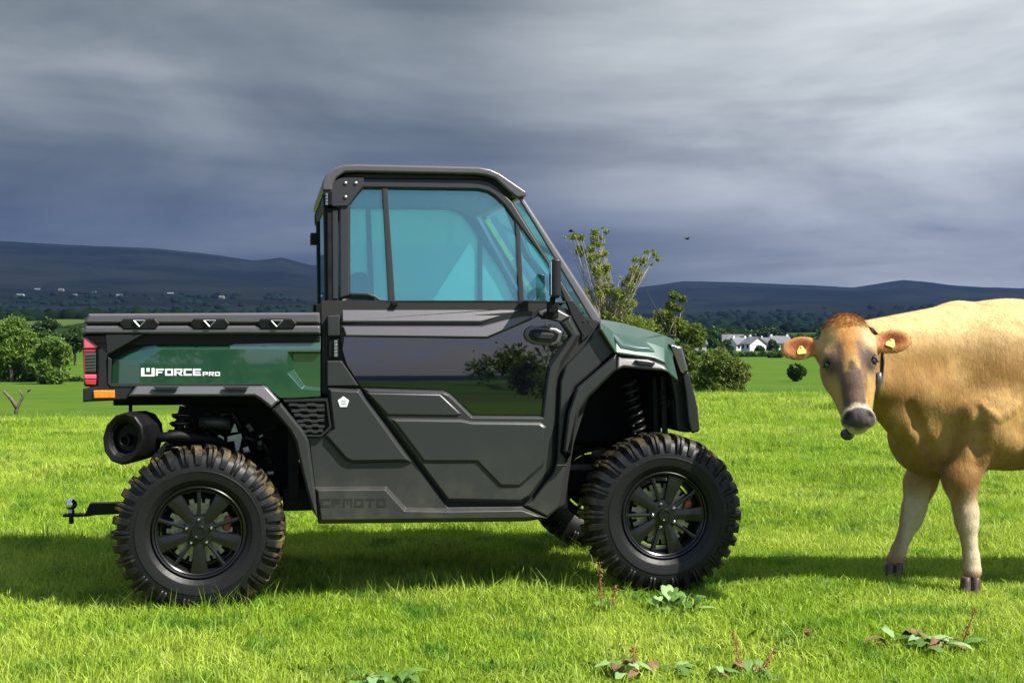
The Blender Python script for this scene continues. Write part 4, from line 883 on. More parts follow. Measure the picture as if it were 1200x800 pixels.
# ---- wheels ----------------------------------------------------------------
def tyre_mesh():
    bm = bmesh.new()
    lathe(bm, [(.194, .034), (.206, .016), (.222, .010), (.226, .004), (.24, .001), (.262, -.002), (.262, -.0035), (.266, -.0035), (.268, -.001), (.285, .0), (.30, .004), (.325, .014), (.340, .032), (.345, .06), (.347, .12), (.345, .18), (.340, .208), (.325, .226), (.30, .236), (.27, .24), (.24, .238), (.196, .21)], 120, closed=True)
    TT = [(.283, .000, .006), (.292, -.006, .010), (.315, -.005, .0125), (.340, .004, .0145), (.358, .018, .0155), (.367, .040, .0165), (.369, .075, .017), (.369, .112, .017)]
    BB = [(.281, .006), (.292, .008), (.312, .012), (.328, .024), (.336, .036), (.342, .05), (.344, .08), (.345, .112)]
    N = 36
    def strip(th0, off, sw, inner, start, hs, skew):
        ra = []
        for i in range(start, len(TT)):
            r, y, wd_ = TT[i]; rb, yb = BB[i]; r2 = rb + (r - rb) * hs; y2 = yb + (y - yb) * hs
            if inner: y2 = .24 - y2; yb = .24 - yb
            sk = skew * max(0, i - 4) * .012
            q = []
            for (rr_, yy_, k) in ((rb, yb, -1.25), (r2, y2, -1), (r2, y2, 1), (rb, yb, 1.25)):
                a = th0 + off / .33 + sk + k * wd_ * sw / rr_; q.append(bm.verts.new((rr_ * math.cos(a), yy_, rr_ * math.sin(a))))
            ra.append(q)
        for a, b in zip(ra, ra[1:]):
            for k in range(3): bm.faces.new((a[k], a[k + 1], b[k + 1], b[k]))
        bm.faces.new(ra[0]); bm.faces.new(ra[-1][::-1])
    for s in (0, 1):
        for k in range(N):
            th = 2 * math.pi * (k + .5 * s) / N; sk = 1 if s == 0 else -1
            if k % 2 == 0:
                strip(th, 0, 1.15, s, 0, .45, sk); strip(th, -.0095, .40, s, 0, 1, sk); strip(th, .0095, .40, s, 0, 1, sk)
            else: strip(th, 0, .98, s, 1, .9, sk)
    bmesh.ops.recalc_face_normals(bm, faces=bm.faces); me = bpy.data.meshes.new('tyre'); bm.to_mesh(me); bm.free()
    return me
TY = tyre_mesh(); TY2 = TY.copy(); TY.materials.append(MATS['tyre_muddy']); TY2.materials.append(MATS['tyre'])
def rim_parts():
    out = {}
    bm = bmesh.new(); lathe(bm, [(.192, .030), (.197, .016), (.203, .013), (.209, .018), (.210, .035), (.200, .05), (.186, .06), (.178, .12), (.186, .2), (.205, .225), (.196, .225), (.176, .19), (.168, .12), (.176, .05), (.186, .034)], 96, closed=True)
    out['rim_barrel'] = bm
    bm = bmesh.new()
    def spoke(a0, prof):
        rows = []
        for r, hw, y, cr in prof:
            row = []
            for t_, yy in ((-hw, y + .012), (-hw * .86, y), (-hw * .12, y - cr), (hw * .12, y - cr), (hw * .86, y), (hw, y + .012), (hw * .8, y + .035), (-hw * .8, y + .035)):
                a = a0; x = r * math.cos(a) - t_ * math.sin(a); z = r * math.sin(a) + t_ * math.cos(a); row.append(bm.verts.new((x, yy, z)))
            rows.append(row)
        for a, b in zip(rows, rows[1:]):
            for k in range(8): bm.faces.new((a[k], a[(k + 1) % 8], b[(k + 1) % 8], b[k]))
        bm.faces.new(rows[0]); bm.faces.new(rows[-1])
    for k in range(5):
        spoke(R(270 + 72 * k), [(.030, .016, .030, .0), (.055, .021, .030, .003), (.12, .031, .028, .004), (.165, .039, .026, .004), (.189, .044, .026, .001)])
        spoke(R(306 + 72 * k), [(.030, .010, .036, .0), (.055, .0095, .034, .003), (.12, .0085, .030, .003), (.165, .0095, .028, .003), (.189, .012, .028, .001)])
    lathe(bm, [(0, .028), (.05, .028), (.07, .031), (.072, .06), (0, .06)], 40)
    lathe(bm, [(.186, .024), (.192, .020), (.192, .05), (.186, .05)], 96, closed=True)
    out['spokes'] = bm
    bm = bmesh.new(); lathe(bm, [(0, .016), (.020, .016), (.022, .013), (.030, .013), (.033, .018), (.034, .032), (0, .032)], 40); out['centre_cap'] = bm
    return {k: v for k, v in out.items()}
RP = {}
for k, bm in rim_parts().items():
    bmesh.ops.recalc_face_normals(bm, faces=bm.faces); me = bpy.data.meshes.new(k); bm.to_mesh(me); bm.free(); me.materials.append(MATS['rimblack']); RP[k] = me
def nut_mesh():
    bm = bmesh.new(); lathe(bm, [(0, -.012), (.005, -.011), (.0085, -.006), (.0095, .0), (.0095, .02), (0, .02)], 12); me = bpy.data.meshes.new('lug_nut'); bmesh.ops.recalc_face_normals(bm, faces=bm.faces); bm.to_mesh(me); bm.free(); me.materials.append(MATS['chrome']); return me
NUT = nut_mesh()
def disc_mesh():
    bm = bmesh.new(); n = 36
    lathe(bm, [(.07, .085), (.118, .085), (.118, .092), (.07, .092)], 48, closed=True)
    for k in range(24):
        a = 2 * math.pi * k / 24; box(bm, (.128 * math.cos(a), .0885, .128 * math.sin(a)), (.022, .007, .020), Matrix.Rotation(-a, 3, 'Y'))
    lathe(bm, [(0, .06), (.05, .06), (.06, .085), (.06, .12), (0, .12)], 24)
    me = bpy.data.meshes.new('brake_disc'); bmesh.ops.recalc_face_normals(bm, faces=bm.faces); bm.to_mesh(me); bm.free(); me.materials.append(MATS['disc']); return me
DISC = disc_mesh()
def wheel(loc, rot, far=False, tyre=TY, steer=0):
    w_ = empty('wheel', loc, steer, veh)
    if far: w_.scale.y = -1
    w_.rotation_euler = (0, 0, steer)
    hub = empty
    def add(nm, me, a=0, loc_=(0, 0, 0), smooth=None):
        o = bpy.data.objects.new(nm, me); COL.objects.link(o); o.parent = w_; o.rotation_euler = (0, a, 0); o.location = loc_; return o
    t_ = add('tyre', tyre, rot)
    if not t_.modifiers: me = t_.data; me.polygons.foreach_set('use_smooth', [True] * len(me.polygons)); b = t_.modifiers.new('b', 'EDGE_SPLIT'); b.split_angle = R(38)
    for nm, me in RP.items():
        o = add(nm if nm != 'rim_barrel' else 'rim', me, rot)
        if me.polygons: me.polygons.foreach_set('use_smooth', [True] * len(me.polygons))
        e = o.modifiers.new('e', 'EDGE_SPLIT'); e.split_angle = R(28); o.scale = (.955, 1, .955)
    add('brake_disc', DISC, rot * .3)
    for k in range(5):
        a = R(306 + 72 * k) - rot; add('lug_nut', NUT, 0, (.055 * math.cos(a), .030, .055 * math.sin(a)))
    o = lbox('brake_caliper', (.118, .085, .03), (.035, .05, .065), 'orange_part', w_, bevel=.01, rot=Matrix.Rotation(R(15), 3, 'Y'))
    bm = bmesh.new(); lathe(bm, [(0, .10), (.150, .10), (.150, .105), (0, .105)], 32); bm_obj('dust_shield', bm, 'underbody', w_)
    return w_
rw_ = P(233, 623.5, .02); fw_ = P(779, 603.5, .02)
wheel((rw_.x, 0, rw_.z), 0, False, TY); wheel((fw_.x, 0, fw_.z), R(-18), False, TY2, R(-1.5))
wheel((rw_.x, WID, rw_.z), .3, True, TY); wheel((fw_.x, WID, fw_.z), 1.0, True, TY2, R(-1.5))
# green sprig caught behind the cab
# ================================================================== COW
CX, CY = 2.75, 6.5
prims = []      # (kind, data, k, sign)
def W(px, py, D): return np.array(at(px, py, D))
def ell(c, r, rot=None, k=.06, sub=False): prims.append(('e', np.array(c, float), np.array(r, float), np.eye(3) if rot is None else np.array(rot), k, sub))
def cone(a, b, ra, rb, k=.05): prims.append(('c', np.array(a, float), np.array(b, float), (ra, rb), k, False))
# torso
ell((2.36, 6.5, .90), (.44, .26, .405), k=.10); ell((2.85, 6.5, .875), (.60, .34, .385), k=.10); ell((3.35, 6.5, .98), (.36, .26, .32), k=.10)
cone((2.10, 6.5, 1.205), (2.85, 6.5, 1.222), .05, .045, .10); cone((2.85, 6.5, 1.222), (3.5, 6.5, 1.235), .045, .05, .10)
ell((2.24, 6.315, .86), (.17, .060, .28), k=.09); cone((2.12, 6.24, .78), (2.26, 6.27, .66), .06, .07, .06); ell((2.26, 6.71, .88), (.16, .085, .30), k=.08)
ell((2.03, 6.47, .66), (.24, .16, .20), k=.10)
ell((2.10, 6.48, .86), (.24, .19, .26), k=.10)
# neck
cone((1.50, 6.08, 1.07), (2.10, 6.5, 1.085), .095, .175, .08); cone((1.55, 6.07, .95), (2.0, 6.46, .86), .085, .20, .08); cone((1.68, 6.18, .80), (1.95, 6.44, .66), .045, .13, .08)
cone((1.50, 6.12, 1.125), (2.12, 6.5, 1.225), .05, .05, .08)
# near fore leg
D = 6.28
cone((2.22, 6.31, .78), W(1125, 562, D), .12, .072, .07); cone(W(1125, 562, D), W(1132, 600, D), .072, .050, .05); cone(W(1132, 600, D), W(1133, 612, D), .054, .049, .03); cone(W(1133, 614, D), W(1138, 652, D), .044, .033, .03)
cone(W(1138, 652, D), W(1139, 668, D), .036, .043, .02)
# far fore leg
D = 6.66
cone((2.12, 6.68, .72), W(1078, 566, D), .11, .070, .07); cone(W(1078, 566, D), W(1071, 596, D), .068, .052, .05); cone(W(1071, 596, D), W(1068, 608, D), .056, .050, .03); cone(W(1067, 610, D), W(1053, 645, D), .044, .033, .03)
cone(W(1053, 645, D), W(1049, 657, D), .036, .044, .02)
# hind quarters
for y, x0 in ((6.30, 0), (6.70, -.12)):
    ell((3.42 + x0 * .2, y, .84), (.22, .11, .30), k=.09)
    cone((3.34 + x0 * .4, y, .72), (3.22 + x0, y, .56), .13, .09, .07); cone((3.24 + x0, y, .58), (3.50 + x0, y, .40), .085, .05, .05); cone((3.50 + x0, y, .40), (3.46 + x0, y, .08), .045, .033, .03); cone((3.46 + x0, y, .09), (3.44 + x0, y - .0, .03), .04, .046, .02)
ell((3.12, 6.5, .54), (.19, .14, .14), k=.06)
for dx in (-.07, .06):
    for dy in (-.06, .06): cone((3.12 + dx, 6.5 + dy, .44), (3.12 + dx, 6.5 + dy, .37), .014, .011, .01)
cone((3.66, 6.5, 1.20), (3.74, 6.5, 1.08), .035, .03, .04); cone((3.74, 6.5, 1.08), (3.74, 6.5, .55), .028, .018, .02); cone((3.74, 6.5, .55), (3.74, 6.5, .30), .035, .04, .03)
# head frame
HO = W(990, 369, 5.92); vdir = np.array([.02, -.43, -.90]); vdir /= np.linalg.norm(vdir)
wdir = np.array([-.17, -.90, .40]); wdir -= vdir * wdir.dot(vdir); wdir /= np.linalg.norm(wdir); udir = np.cross(vdir, wdir) ; udir = udir if udir[0] > 0 else -udir
HR = np.stack([udir, vdir, wdir], 1)          # columns u, v, w
def H(u, s, w_): return HO + HR @ np.array([u, s, w_])
def hell(u, s, w_, ru, rv, rw, k=.03, rz=0, sub=False):
    c, s_ = math.cos(rz), math.sin(rz); L = np.array([[c, -s_, 0], [s_, c, 0], [0, 0, 1]]); ell(H(u, s, w_), (ru, rv, rw), HR @ L, k, sub)
def hcone(a, b, ra, rb, k=.03): cone(H(*a), H(*b), ra, rb, k)
hell(0, .085, -.075, .108, .105, .085, .03)
hell(0, .018, -.080, .068, .040, .050, .03)            # poll
for s in (-1, 1):
    hell(s * .070, .175, -.054, .050, .060, .048, .03)   # brow
    hcone((s * .055, .20, -.125), (s * .030, .41, -.085), .068, .040, .04)
    hell(s * .066, .235, -.125, .050, .075, .060, .03)   # cheek
    hcone((s * .06, .13, -.10), (s * .10, .13, -.13), .05, .035, .03)
hcone((0, .14, -.055), (0, .31, -.040), .070, .052, .035); hcone((0, .31, -.040), (0, .43, -.030), .052, .050, .03)
hell(0, .476, -.032, .074, .048, .048, .025); hell(0, .464, -.014, .058, .038, .038, .02)
hell(0, .486, -.098, .044, .024, .036, .02)
hcone((0, .30, -.15), (0, .455, -.098), .055, .034, .04)
cone(H(0, .08, -.15), (1.52, 6.1, 1.07), .10, .11, .06)
# ears (drooping sideways, open to the front)
for s, su, sv, rz in ((-1, -.200, .095, .10), (1, .192, .103, -.02)):
    hcone((s * .095, .10, -.10), (s * .135, .105, -.10), .032, .028, .025)
    hell(su, sv, -.095, .084, .054, .026, .015, rz * s)
    hell(su + s * .004, sv, -.066, .064, .036, .022, .012, rz * s, True)
for s in (-1, 1):
    hell(s * .049, .474, .018, .015, .019, .026, .010, 0, True)      # nostril
    hell(s * .104, .205, -.036, .022, .018, .016, .010, 0, True)     # eye socket
def prim_d(pr, X):
    if pr[0] == 'e':
        q = (X - pr[1]) @ pr[3]; r = pr[2]; k0 = np.sqrt(((q / r) ** 2).sum(-1)); k1 = np.sqrt(((q / (r * r)) ** 2).sum(-1)) + 1e-9
        return k0 * (k0 - 1) / k1
    a, b, (ra, rb) = pr[1], pr[2], pr[3]; ba = b - a; h = np.clip(((X - a) @ ba) / ba.dot(ba), 0, 1)
    return np.linalg.norm(X - a - h[..., None] * ba, axis=-1) - (ra + (rb - ra) * h)
def surface_nets(D, lo, h):
    s = D < 0; nx, ny, nz = D.shape
    c = [s[i:nx - 1 + i, j:ny - 1 + j, k:nz - 1 + k] for i in (0, 1) for j in (0, 1) for k in (0, 1)]
    cnt = sum(x.astype(np.int8) for x in c); act = (cnt > 0) & (cnt < 8); I = np.argwhere(act); idx = -np.ones(act.shape, np.int32); idx[act] = np.arange(len(I))
    acc = np.zeros((len(I), 3)); n = np.zeros(len(I))
    offs = [(i, j, k) for i in (0, 1) for j in (0, 1) for k in (0, 1)]
    val = {o: D[I[:, 0] + o[0], I[:, 1] + o[1], I[:, 2] + o[2]] for o in offs}
    for a in range(8):
        for b in range(a + 1, 8):
            oa, ob = offs[a], offs[b]
            if sum(abs(p - q) for p, q in zip(oa, ob)) != 1: continue
            va, vb = val[oa], val[ob]; m = (va < 0) != (vb < 0); t = np.where(m, va / np.where(m, va - vb, 1), 0)
            p = np.array(oa)[None] + t[:, None] * (np.array(ob) - np.array(oa))[None]; acc[m] += p[m]; n[m] += 1
    V = (I + acc / n[:, None]) * h + lo
    Fs = []
    for ax in range(3):
        o = [0, 0, 0]; o[ax] = 1; A = s[:nx - o[0], :ny - o[1], :nz - o[2]]; B = s[o[0]:, o[1]:, o[2]:]; E = np.argwhere(A != B)
        u, v = [(1, 2), (2, 0), (0, 1)][ax]
        ok = (E[:, u] > 0) & (E[:, v] > 0) & (E[:, u] < D.shape[u] - 1) & (E[:, v] < D.shape[v] - 1); E = E[ok]
        def g_(du, dv): q = E.copy(); q[:, u] += du; q[:, v] += dv; return idx[q[:, 0], q[:, 1], q[:, 2]]
        q = np.stack([g_(-1, -1), g_(0, -1), g_(0, 0), g_(-1, 0)], 1); fl = s[E[:, 0], E[:, 1], E[:, 2]]; q[~fl] = q[~fl][:, ::-1]; Fs.append(q)
    return V, np.concatenate(Fs)
def cow_mesh(h=.0078):
    lo = np.array([1.12, 5.55, -.04]); hi = np.array([3.85, 6.95, 1.40]); N = np.ceil((hi - lo) / h).astype(int)
    D = np.full(N, .25, np.float32); ax = [lo[i] + np.arange(N[i]) * h for i in range(3)]
    for pr in prims:
        if pr[0] == 'e': c = pr[1]; R_ = pr[2].max(); b0, b1 = c - R_, c + R_
        else: R_ = max(pr[3]); b0 = np.minimum(pr[1], pr[2]) - R_; b1 = np.maximum(pr[1], pr[2]) + R_
        k = pr[4]; m = k * 1.2 + .02; i0 = np.maximum(0, ((b0 - m - lo) / h).astype(int)); i1 = np.minimum(N, ((b1 + m - lo) / h).astype(int) + 2)
        g = np.stack(np.meshgrid(*[ax[i][i0[i]:i1[i]] for i in range(3)], indexing='ij'), -1)
        d = prim_d(pr, g); S = D[i0[0]:i1[0], i0[1]:i1[1], i0[2]:i1[2]]
        if pr[5]: d = -d; hh = np.clip(.5 - .5 * (d - S) / k, 0, 1) ; hh = np.maximum(0, k - np.abs(S - d)) / k; S[...] = np.maximum(S, d) + hh * hh * k * .25
        else: hh = np.maximum(0, k - np.abs(S - d)) / k; S[...] = np.minimum(S, d) - hh * hh * k * .25
    return surface_nets(D, lo, h)
def nd(p):
    D_ = 1.0
    for pr in prims:
        if pr[5]: continue
        d = float(prim_d(pr, p[None])[0]); k = pr[4]; h_ = max(0, k - abs(D_ - d)) / k; D_ = min(D_, d) - h_ * h_ * k * .25
    return D_
def onskin(px, py):
    d = 5.7
    while d < 6.9:
        p = W(px, py, d)
        if nd(p) < 0: return p
        d += .008
    return None
def fold(x0, y0, x1, y1, r, sub=True, k=.05):
    r *= .42
    m_ = [onskin(x0 + (x1 - x0) * t, y0 + (y1 - y0) * t) for t in (0, .33, .67, 1)]
    if any(q is None for q in m_): return []
    return [('c', a + np.array([0, (-.6 if sub else .35) * r, 0]), b + np.array([0, (-.6 if sub else .35) * r, 0]), (r * (.5 if i == 0 else 1), r * (.5 if i == 2 else 1)), k, sub) for i, (a, b) in enumerate(zip(m_, m_[1:]))]
FO = []
for args in ((1148, 478, 1145, 545, .030), (1066, 474, 1096, 545, .020), 
             (1150, 474, 1171, 491, .006, False, .03), (1171, 491, 1194, 474, .006, False, .03)):
    FO += fold(*args)
prims += FO
CV, CF = cow_mesh()
# smooth a little
def smooth(V, F, it=2, lam=.5):
    E = np.concatenate([F[:, [0, 1]], F[:, [1, 2]], F[:, [2, 3]], F[:, [3, 0]]]); n = len(V)
    for _ in range(it):
        s = np.zeros_like(V); c = np.zeros(n)
        for a, b in ((0, 1), (1, 0)):
            for k in range(3): s[:, k] += np.bincount(E[:, a], V[E[:, b], k], n)
            c += np.bincount(E[:, a], minlength=n)
        V = V + lam * (s / c[:, None] - V)
    return V
CV = smooth(CV, CF, 2)
# ---- coat colours
def srgb(r, g, b): return np.array([((c / 255) / 12.92 if c <= 10 else ((c / 255 + .055) / 1.055) ** 2.4) for c in (r, g, b)])
def ss(x, a, b): t = np.clip((x - a) / (b - a), 0, 1); return t * t * (3 - 2 * t)
def cow_color(X):
    n = len(X); n1 = fbm(X[:, 0] * 1.0, X[:, 2] * 1.0 + X[:, 1] * .7, .55, 31, 4); n2 = fbm(X[:, 0] + X[:, 1], X[:, 2] * 1.3, .13, 32, 3)
    tan = np.array([.27, .145, .038]); gold = np.array([.42, .26, .085]); brown = np.array([.17, .08, .025]); cream = np.array([.62, .52, .37]); rust = np.array([.36, .13, .028]); dark = np.array([.085, .055, .05]); white = np.array([.72, .66, .56])
    C = tan + (gold - tan) * ss(n1, -.4, .8)[:, None]
    def mixc(C, col, k): return C + (col - C) * np.clip(k, 0, 1)[:, None]
    C = mixc(C, np.array([.66, .50, .24]), ss(X[:, 2], .98, 1.27) * .8)                      # sunlit back, highlight put into the coat colour
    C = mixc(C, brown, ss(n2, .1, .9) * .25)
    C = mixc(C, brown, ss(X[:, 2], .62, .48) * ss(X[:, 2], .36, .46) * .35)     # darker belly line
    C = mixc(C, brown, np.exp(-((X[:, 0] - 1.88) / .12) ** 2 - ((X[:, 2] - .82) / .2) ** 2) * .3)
    leg = ss(X[:, 2], .47, .30) * (X[:, 2] < .5)
    front = ss(X[:, 1] - np.where(X[:, 0] < 2.02, 6.66, 6.28) + (np.where(X[:, 0] < 2.02, 1.93, 2.11) - X[:, 0]) * 1.1, .03, -.03)  # cream on the camera-right side of the legs, sunlight put into the colour
    lowleg = mixc(np.tile(np.array([.27, .15, .06]), (n, 1)), cream, .30 + .75 * front)
    C = np.where((leg > 0)[:, None], C + (lowleg - C) * leg[:, None] * .85, C)
    C = mixc(C, np.array([.30, .15, .06]), ss(X[:, 2], .075, .05) * .7); C = mixc(C, np.array([.03, .022, .018]), ss(X[:, 2], .028, .012))
    # head
    q = (X - HO) @ HR; u, s, w_ = q.T; hd = (X[:, 0] < 1.9) & (X[:, 1] < 6.12) & (w_ > -.24) & (s > -.08) & (s < .56) & (np.abs(u) < .33)
    nz = fbm(u * 1.0, s * 1.0, .06, 33, 3)
    H_ = np.tile(np.array([.43, .27, .09]), (n, 1))
    H_ = mixc(H_, np.array([.60, .47, .30]), ss(np.abs(u), .045, .085) * ss(s, .03, .09) * ss(s, .20, .13) * np.where(u > 0, .7, .2))      # pale temples, the right one lightened further for sunlight
    H_ = mixc(H_, np.array([.30, .125, .035]), ss(s + nz * .014, .05, .02) * ss(np.abs(u) + nz * .01, .095, .055) * .85)
    H_ = mixc(H_, np.array([.42, .195, .05]), np.exp(-(u / .042) ** 2) * ss(s, .24, .16) * .95)                    # rusty forehead
    eye = np.exp(-((np.abs(u) - .080) / .034) ** 2 - ((s - .208) / .055) ** 2); H_ = mixc(H_, np.array([.09, .06, .055]), np.clip(eye * 1.3, 0, 1) * .95); lin = np.exp(-((np.abs(u) - .045 - (s - .16) * .1) / .018) ** 2) * ss(s, .11, .15) * ss(s, .26, .2); H_ = mixc(H_, np.array([.14, .085, .08]), lin * .8)
    br = ss(np.abs(u + .008), .052, .038) * ss(s + nz * .02 + np.abs(u) * -1.2, .20, .245) * (w_ > -.09); H_ = mixc(H_, np.array([.080, .047, .038]), br * .95)
    br2 = ss(np.abs(np.abs(u) - (.064 - (s - .17) * .16)), .022, .008) * ss(s, .17, .2) * ss(s, .42, .34); H_ = mixc(H_, np.array([.13, .08, .06]), br2 * .75)
    H_ = mixc(H_, np.array([.52, .43, .30]), ss(s + nz * .008, .412, .438) * ss(s, .60, .53) )
    nose = ss(((u / .067) ** 2 + ((s - .482 + nz * .003) / .040) ** 2) + nz * .06, 1.35, .80) * (w_ > -.045); H_ = mixc(H_, np.array([.055, .045, .05]), nose)
    H_ = mixc(H_, np.array([.012, .008, .008]), np.exp(-((np.abs(u) - .049) / .014) ** 2 - ((s - .474) / .018) ** 2) * 1.2)
    ear = np.clip(1 - np.sqrt(((np.abs(u) - .196) / .072) ** 2 + ((s - np.where(u < 0, .095, .103)) / .046) ** 2), 0, 1) * (np.abs(u) > .125) * (w_ > -.115)
    H_ = mixc(H_, np.array([.46, .24, .09]), ss(np.abs(u), .115, .13)); H_ = mixc(H_, np.array([.34, .105, .03]), ss(ear, .0, .35)); H_ = mixc(H_, np.array([.12, .03, .012]), ss(ear, .35, .9))
    k = hd * ss(w_, -.21, -.12); C = C + (H_ - C) * k[:, None]
    # throat side of the face stays gold
    return C
def coat_mat():
    def f(t, b, tco):
        a = t.new('ShaderNodeAttribute'); a.attribute_name = 'Col'
        st = t.vmath('MULTIPLY', tco, (38, 38, 9)).outputs[0]; n = t.noise(st, 3.0, 5, .65); n2 = t.noise(tco, 9, 5, .6)
        c = t.mix(1.0, a.outputs['Color'], t.mix(n, (.78, .74, .68), (1.18, 1.18, 1.18)), 'MULTIPLY'); c = t.mix(t.maprange(n2, .5, .75, 0, .22), c, (.20, .10, .04))
        t.put(b.inputs['Base Color'], c); b.inputs['Roughness'].default_value = .62; b.inputs['Specular IOR Level'].default_value = .25
        b.inputs['Sheen Weight'].default_value = .25; b.inputs['Sheen Roughness'].default_value = .4; b.inputs['Sheen Tint'].default_value = (1, .9, .7, 1)
        t.put(b.inputs['Normal'], t.new('ShaderNodeBump', {'Height': t.math('ADD', n, t.math('MULTIPLY', t.noise(t.vmath('MULTIPLY', tco, (16, 16, 5)).outputs[0], 1.0, 4, .6), 4.0)), 'Strength': .5, 'Distance': .006}).outputs[0])
    mat('coat', build=f)
coat_mat()
# muscles and folds: gentle relief along normals
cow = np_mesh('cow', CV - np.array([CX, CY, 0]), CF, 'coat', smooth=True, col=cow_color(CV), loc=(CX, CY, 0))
tag(cow, 'tan and gold dairy cow standing side on with its head turned to the camera', 'cow')
def crel(v): return Vector(v) - Vector((CX, CY, 0))
def find_w(u, s):
    q = (CV - HO) @ HR; d = np.hypot(q[:, 0] - u, q[:, 1] - s); k = (d < .012) & (q[:, 2] > -.16); return q[k, 2].max() if k.any() else 0
mat('eye', (.006, .003, .002), .04, coat=1); mat('hoof', (.07, .045, .03), .5, var=.3, vscale=30)
for s in (-1, 1):
    bm = bmesh.new(); bmesh.ops.create_uvsphere(bm, u_segments=24, v_segments=16, radius=.0185, matrix=Matrix.Translation(crel(H(s * .094, .207, -.053)))); bm_obj('eye', bm, 'eye', cow, smooth=True)
    # eyelids
    bm = bmesh.new(); tube(bm, [crel(H(s * (.098 + .004) + .021 * math.cos(a) * .95 - s * .006, .206 - .016 * math.sin(a), -.036 - abs(math.cos(a)) * .013)) for a in [R(x) for x in range(-20, 210, 15)]], .0065, 8); bm_obj('eyelid', bm, 'eyelid_m' if 'eyelid_m' in MATS else mat('eyelid_m', (.10, .06, .05), .6), cow, smooth=True)
def hooves(px0, py0, D, dirx=-1):
    for k in (-1, 1):
        bm = bmesh.new(); b = W(px0, py0, D); c0 = Vector((b[0] + k * .022, b[1], .045)); rings = []
        for z, sx, sy, ox in ((.034, .018, .026, 0), (.012, .022, .032, -.005), (-.045, .026, .038, -.010)):
            rings.append([bm.verts.new(crel((c0.x + ox + sx * math.cos(a), c0.y + ox * 1.2 + sy * math.sin(a), z))) for a in [2 * math.pi * q / 12 for q in range(12)]])
        for a, b_ in zip(rings, rings[1:]):
            for q in range(12): bm.faces.new((a[q], a[(q + 1) % 12], b_[(q + 1) % 12], b_[q]))
        bm.faces.new(rings[0]); bm.faces.new(rings[-1]); bm_obj('hoof', bm, 'hoof', cow, bevel=.005)
hooves(1138, 672, 6.25); hooves(1048, 660, 6.63); hooves(600 + 3.44 / 6.3 * 1600, 672, 6.28); hooves(600 + 3.32 / 6.7 * 1600, 672, 6.68)
# short hair lying along the coat
def hair():
    rs = np.random.RandomState(9); F = CF; a, b, c, d = (CV[F[:, k]] for k in range(4)); nrm = np.cross(c - a, d - b); ar = np.linalg.norm(nrm, axis=1); nrm /= ar[:, None] + 1e-12
    cen = (a + b + c + d) / 4; vis = (cen[:, 0] < 2.75) & (nrm[:, 1] < .35); wgt = ar * vis * np.where((cen[:, 1] < 6.1), 2.2, 1.0); n = 110000
    i = rs.choice(len(F), n, p=wgt / wgt.sum()); u = rs.rand(n, 1); v = rs.rand(n, 1); p = (a[i] * (1 - u) + b[i] * u) * (1 - v) + (d[i] * (1 - u) + c[i] * u) * v; nn = nrm[i]
    q = (p - HO) @ HR; head = (p[:, 1] < 6.05) & (q[:, 2] > -.24)
    g = np.where(head[:, None], HR[:, 1][None] * .8, np.array([[.35, 0, -1.0]])); g = g + rs.normal(size=(n, 3)) * .28; g -= nn * (g * nn).sum(1)[:, None]; g /= np.linalg.norm(g, axis=1)[:, None] + 1e-9
    ln = (.008 + .010 * rs.rand(n)); ln = np.where(head, ln * .6, ln)
    tuft = head & (q[:, 1] < .05) & (np.abs(q[:, 0]) < .09); ln = np.where(tuft, .012 + .012 * rs.rand(n), ln); rim_ = head & (np.abs(q[:, 0]) > .14); ln = np.where(rim_, ln * 1.5, ln)
    nosek = head & (np.abs(q[:, 0]) < .06) & (q[:, 1] > .43); ln = np.where(nosek, .0005, ln)
    tip = p + g * ln[:, None] + nn * (ln * np.where(tuft, .55, .22))[:, None]; sd = np.cross(g, nn) * .0009
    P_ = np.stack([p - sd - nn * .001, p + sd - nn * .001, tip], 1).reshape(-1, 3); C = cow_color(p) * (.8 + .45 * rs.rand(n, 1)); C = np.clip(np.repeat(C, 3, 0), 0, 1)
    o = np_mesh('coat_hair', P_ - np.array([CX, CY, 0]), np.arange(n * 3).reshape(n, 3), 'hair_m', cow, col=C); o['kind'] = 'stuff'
def hm(t, b, tco):
    a = t.new('ShaderNodeAttribute'); a.attribute_name = 'Col'; t.put(b.inputs['Base Color'], a.outputs['Color']); b.inputs['Roughness'].default_value = .6; b.inputs['Specular IOR Level'].default_value = .2
mat('hair_m', build=hm); hair()
# ear tags, collar
mat('tag_yellow', (.62, .44, .10), .5)
def eartag(u, s, w_, lab, rz):
    o = empty('ear_tag', H(u, s, w_)); tag(o, lab, 'ear tag', 'ear tags of the cow')
    pts = [(-.006, -.020), (.006, -.020), (.020, .006), (.018, .022), (-.018, .022), (-.020, .006)]; c, s_ = math.cos(rz), math.sin(rz); bm = bmesh.new()
    f = []
    for dz_ in (0, .003): f.append([bm.verts.new(Vector(HR @ np.array([x * c - y * s_, x * s_ + y * c, dz_ + (y + .02) * .15]))) for x, y in pts])
    bm.faces.new(f[0]); bm.faces.new(f[1]); [bm.faces.new((f[0][k], f[0][(k + 1) % 6], f[1][(k + 1) % 6], f[1][k])) for k in range(6)]
    bm_obj('tag_plate', bm, 'tag_yellow', o, bevel=.001)
    bm = bmesh.new(); bmesh.ops.create_uvsphere(bm, u_segments=10, v_segments=8, radius=.006, matrix=Matrix.Translation(Vector(HR @ np.array([0, -.012, .003])))); bm_obj('tag_button', bm, 'tag_yellow', o, smooth=True)
eartag(-.196, .112, -.082, 'yellow plastic tag in the ear on the left of the cow head', .0); eartag(.186, .116, -.080, 'yellow plastic tag in the ear on the right of the cow head', .5)
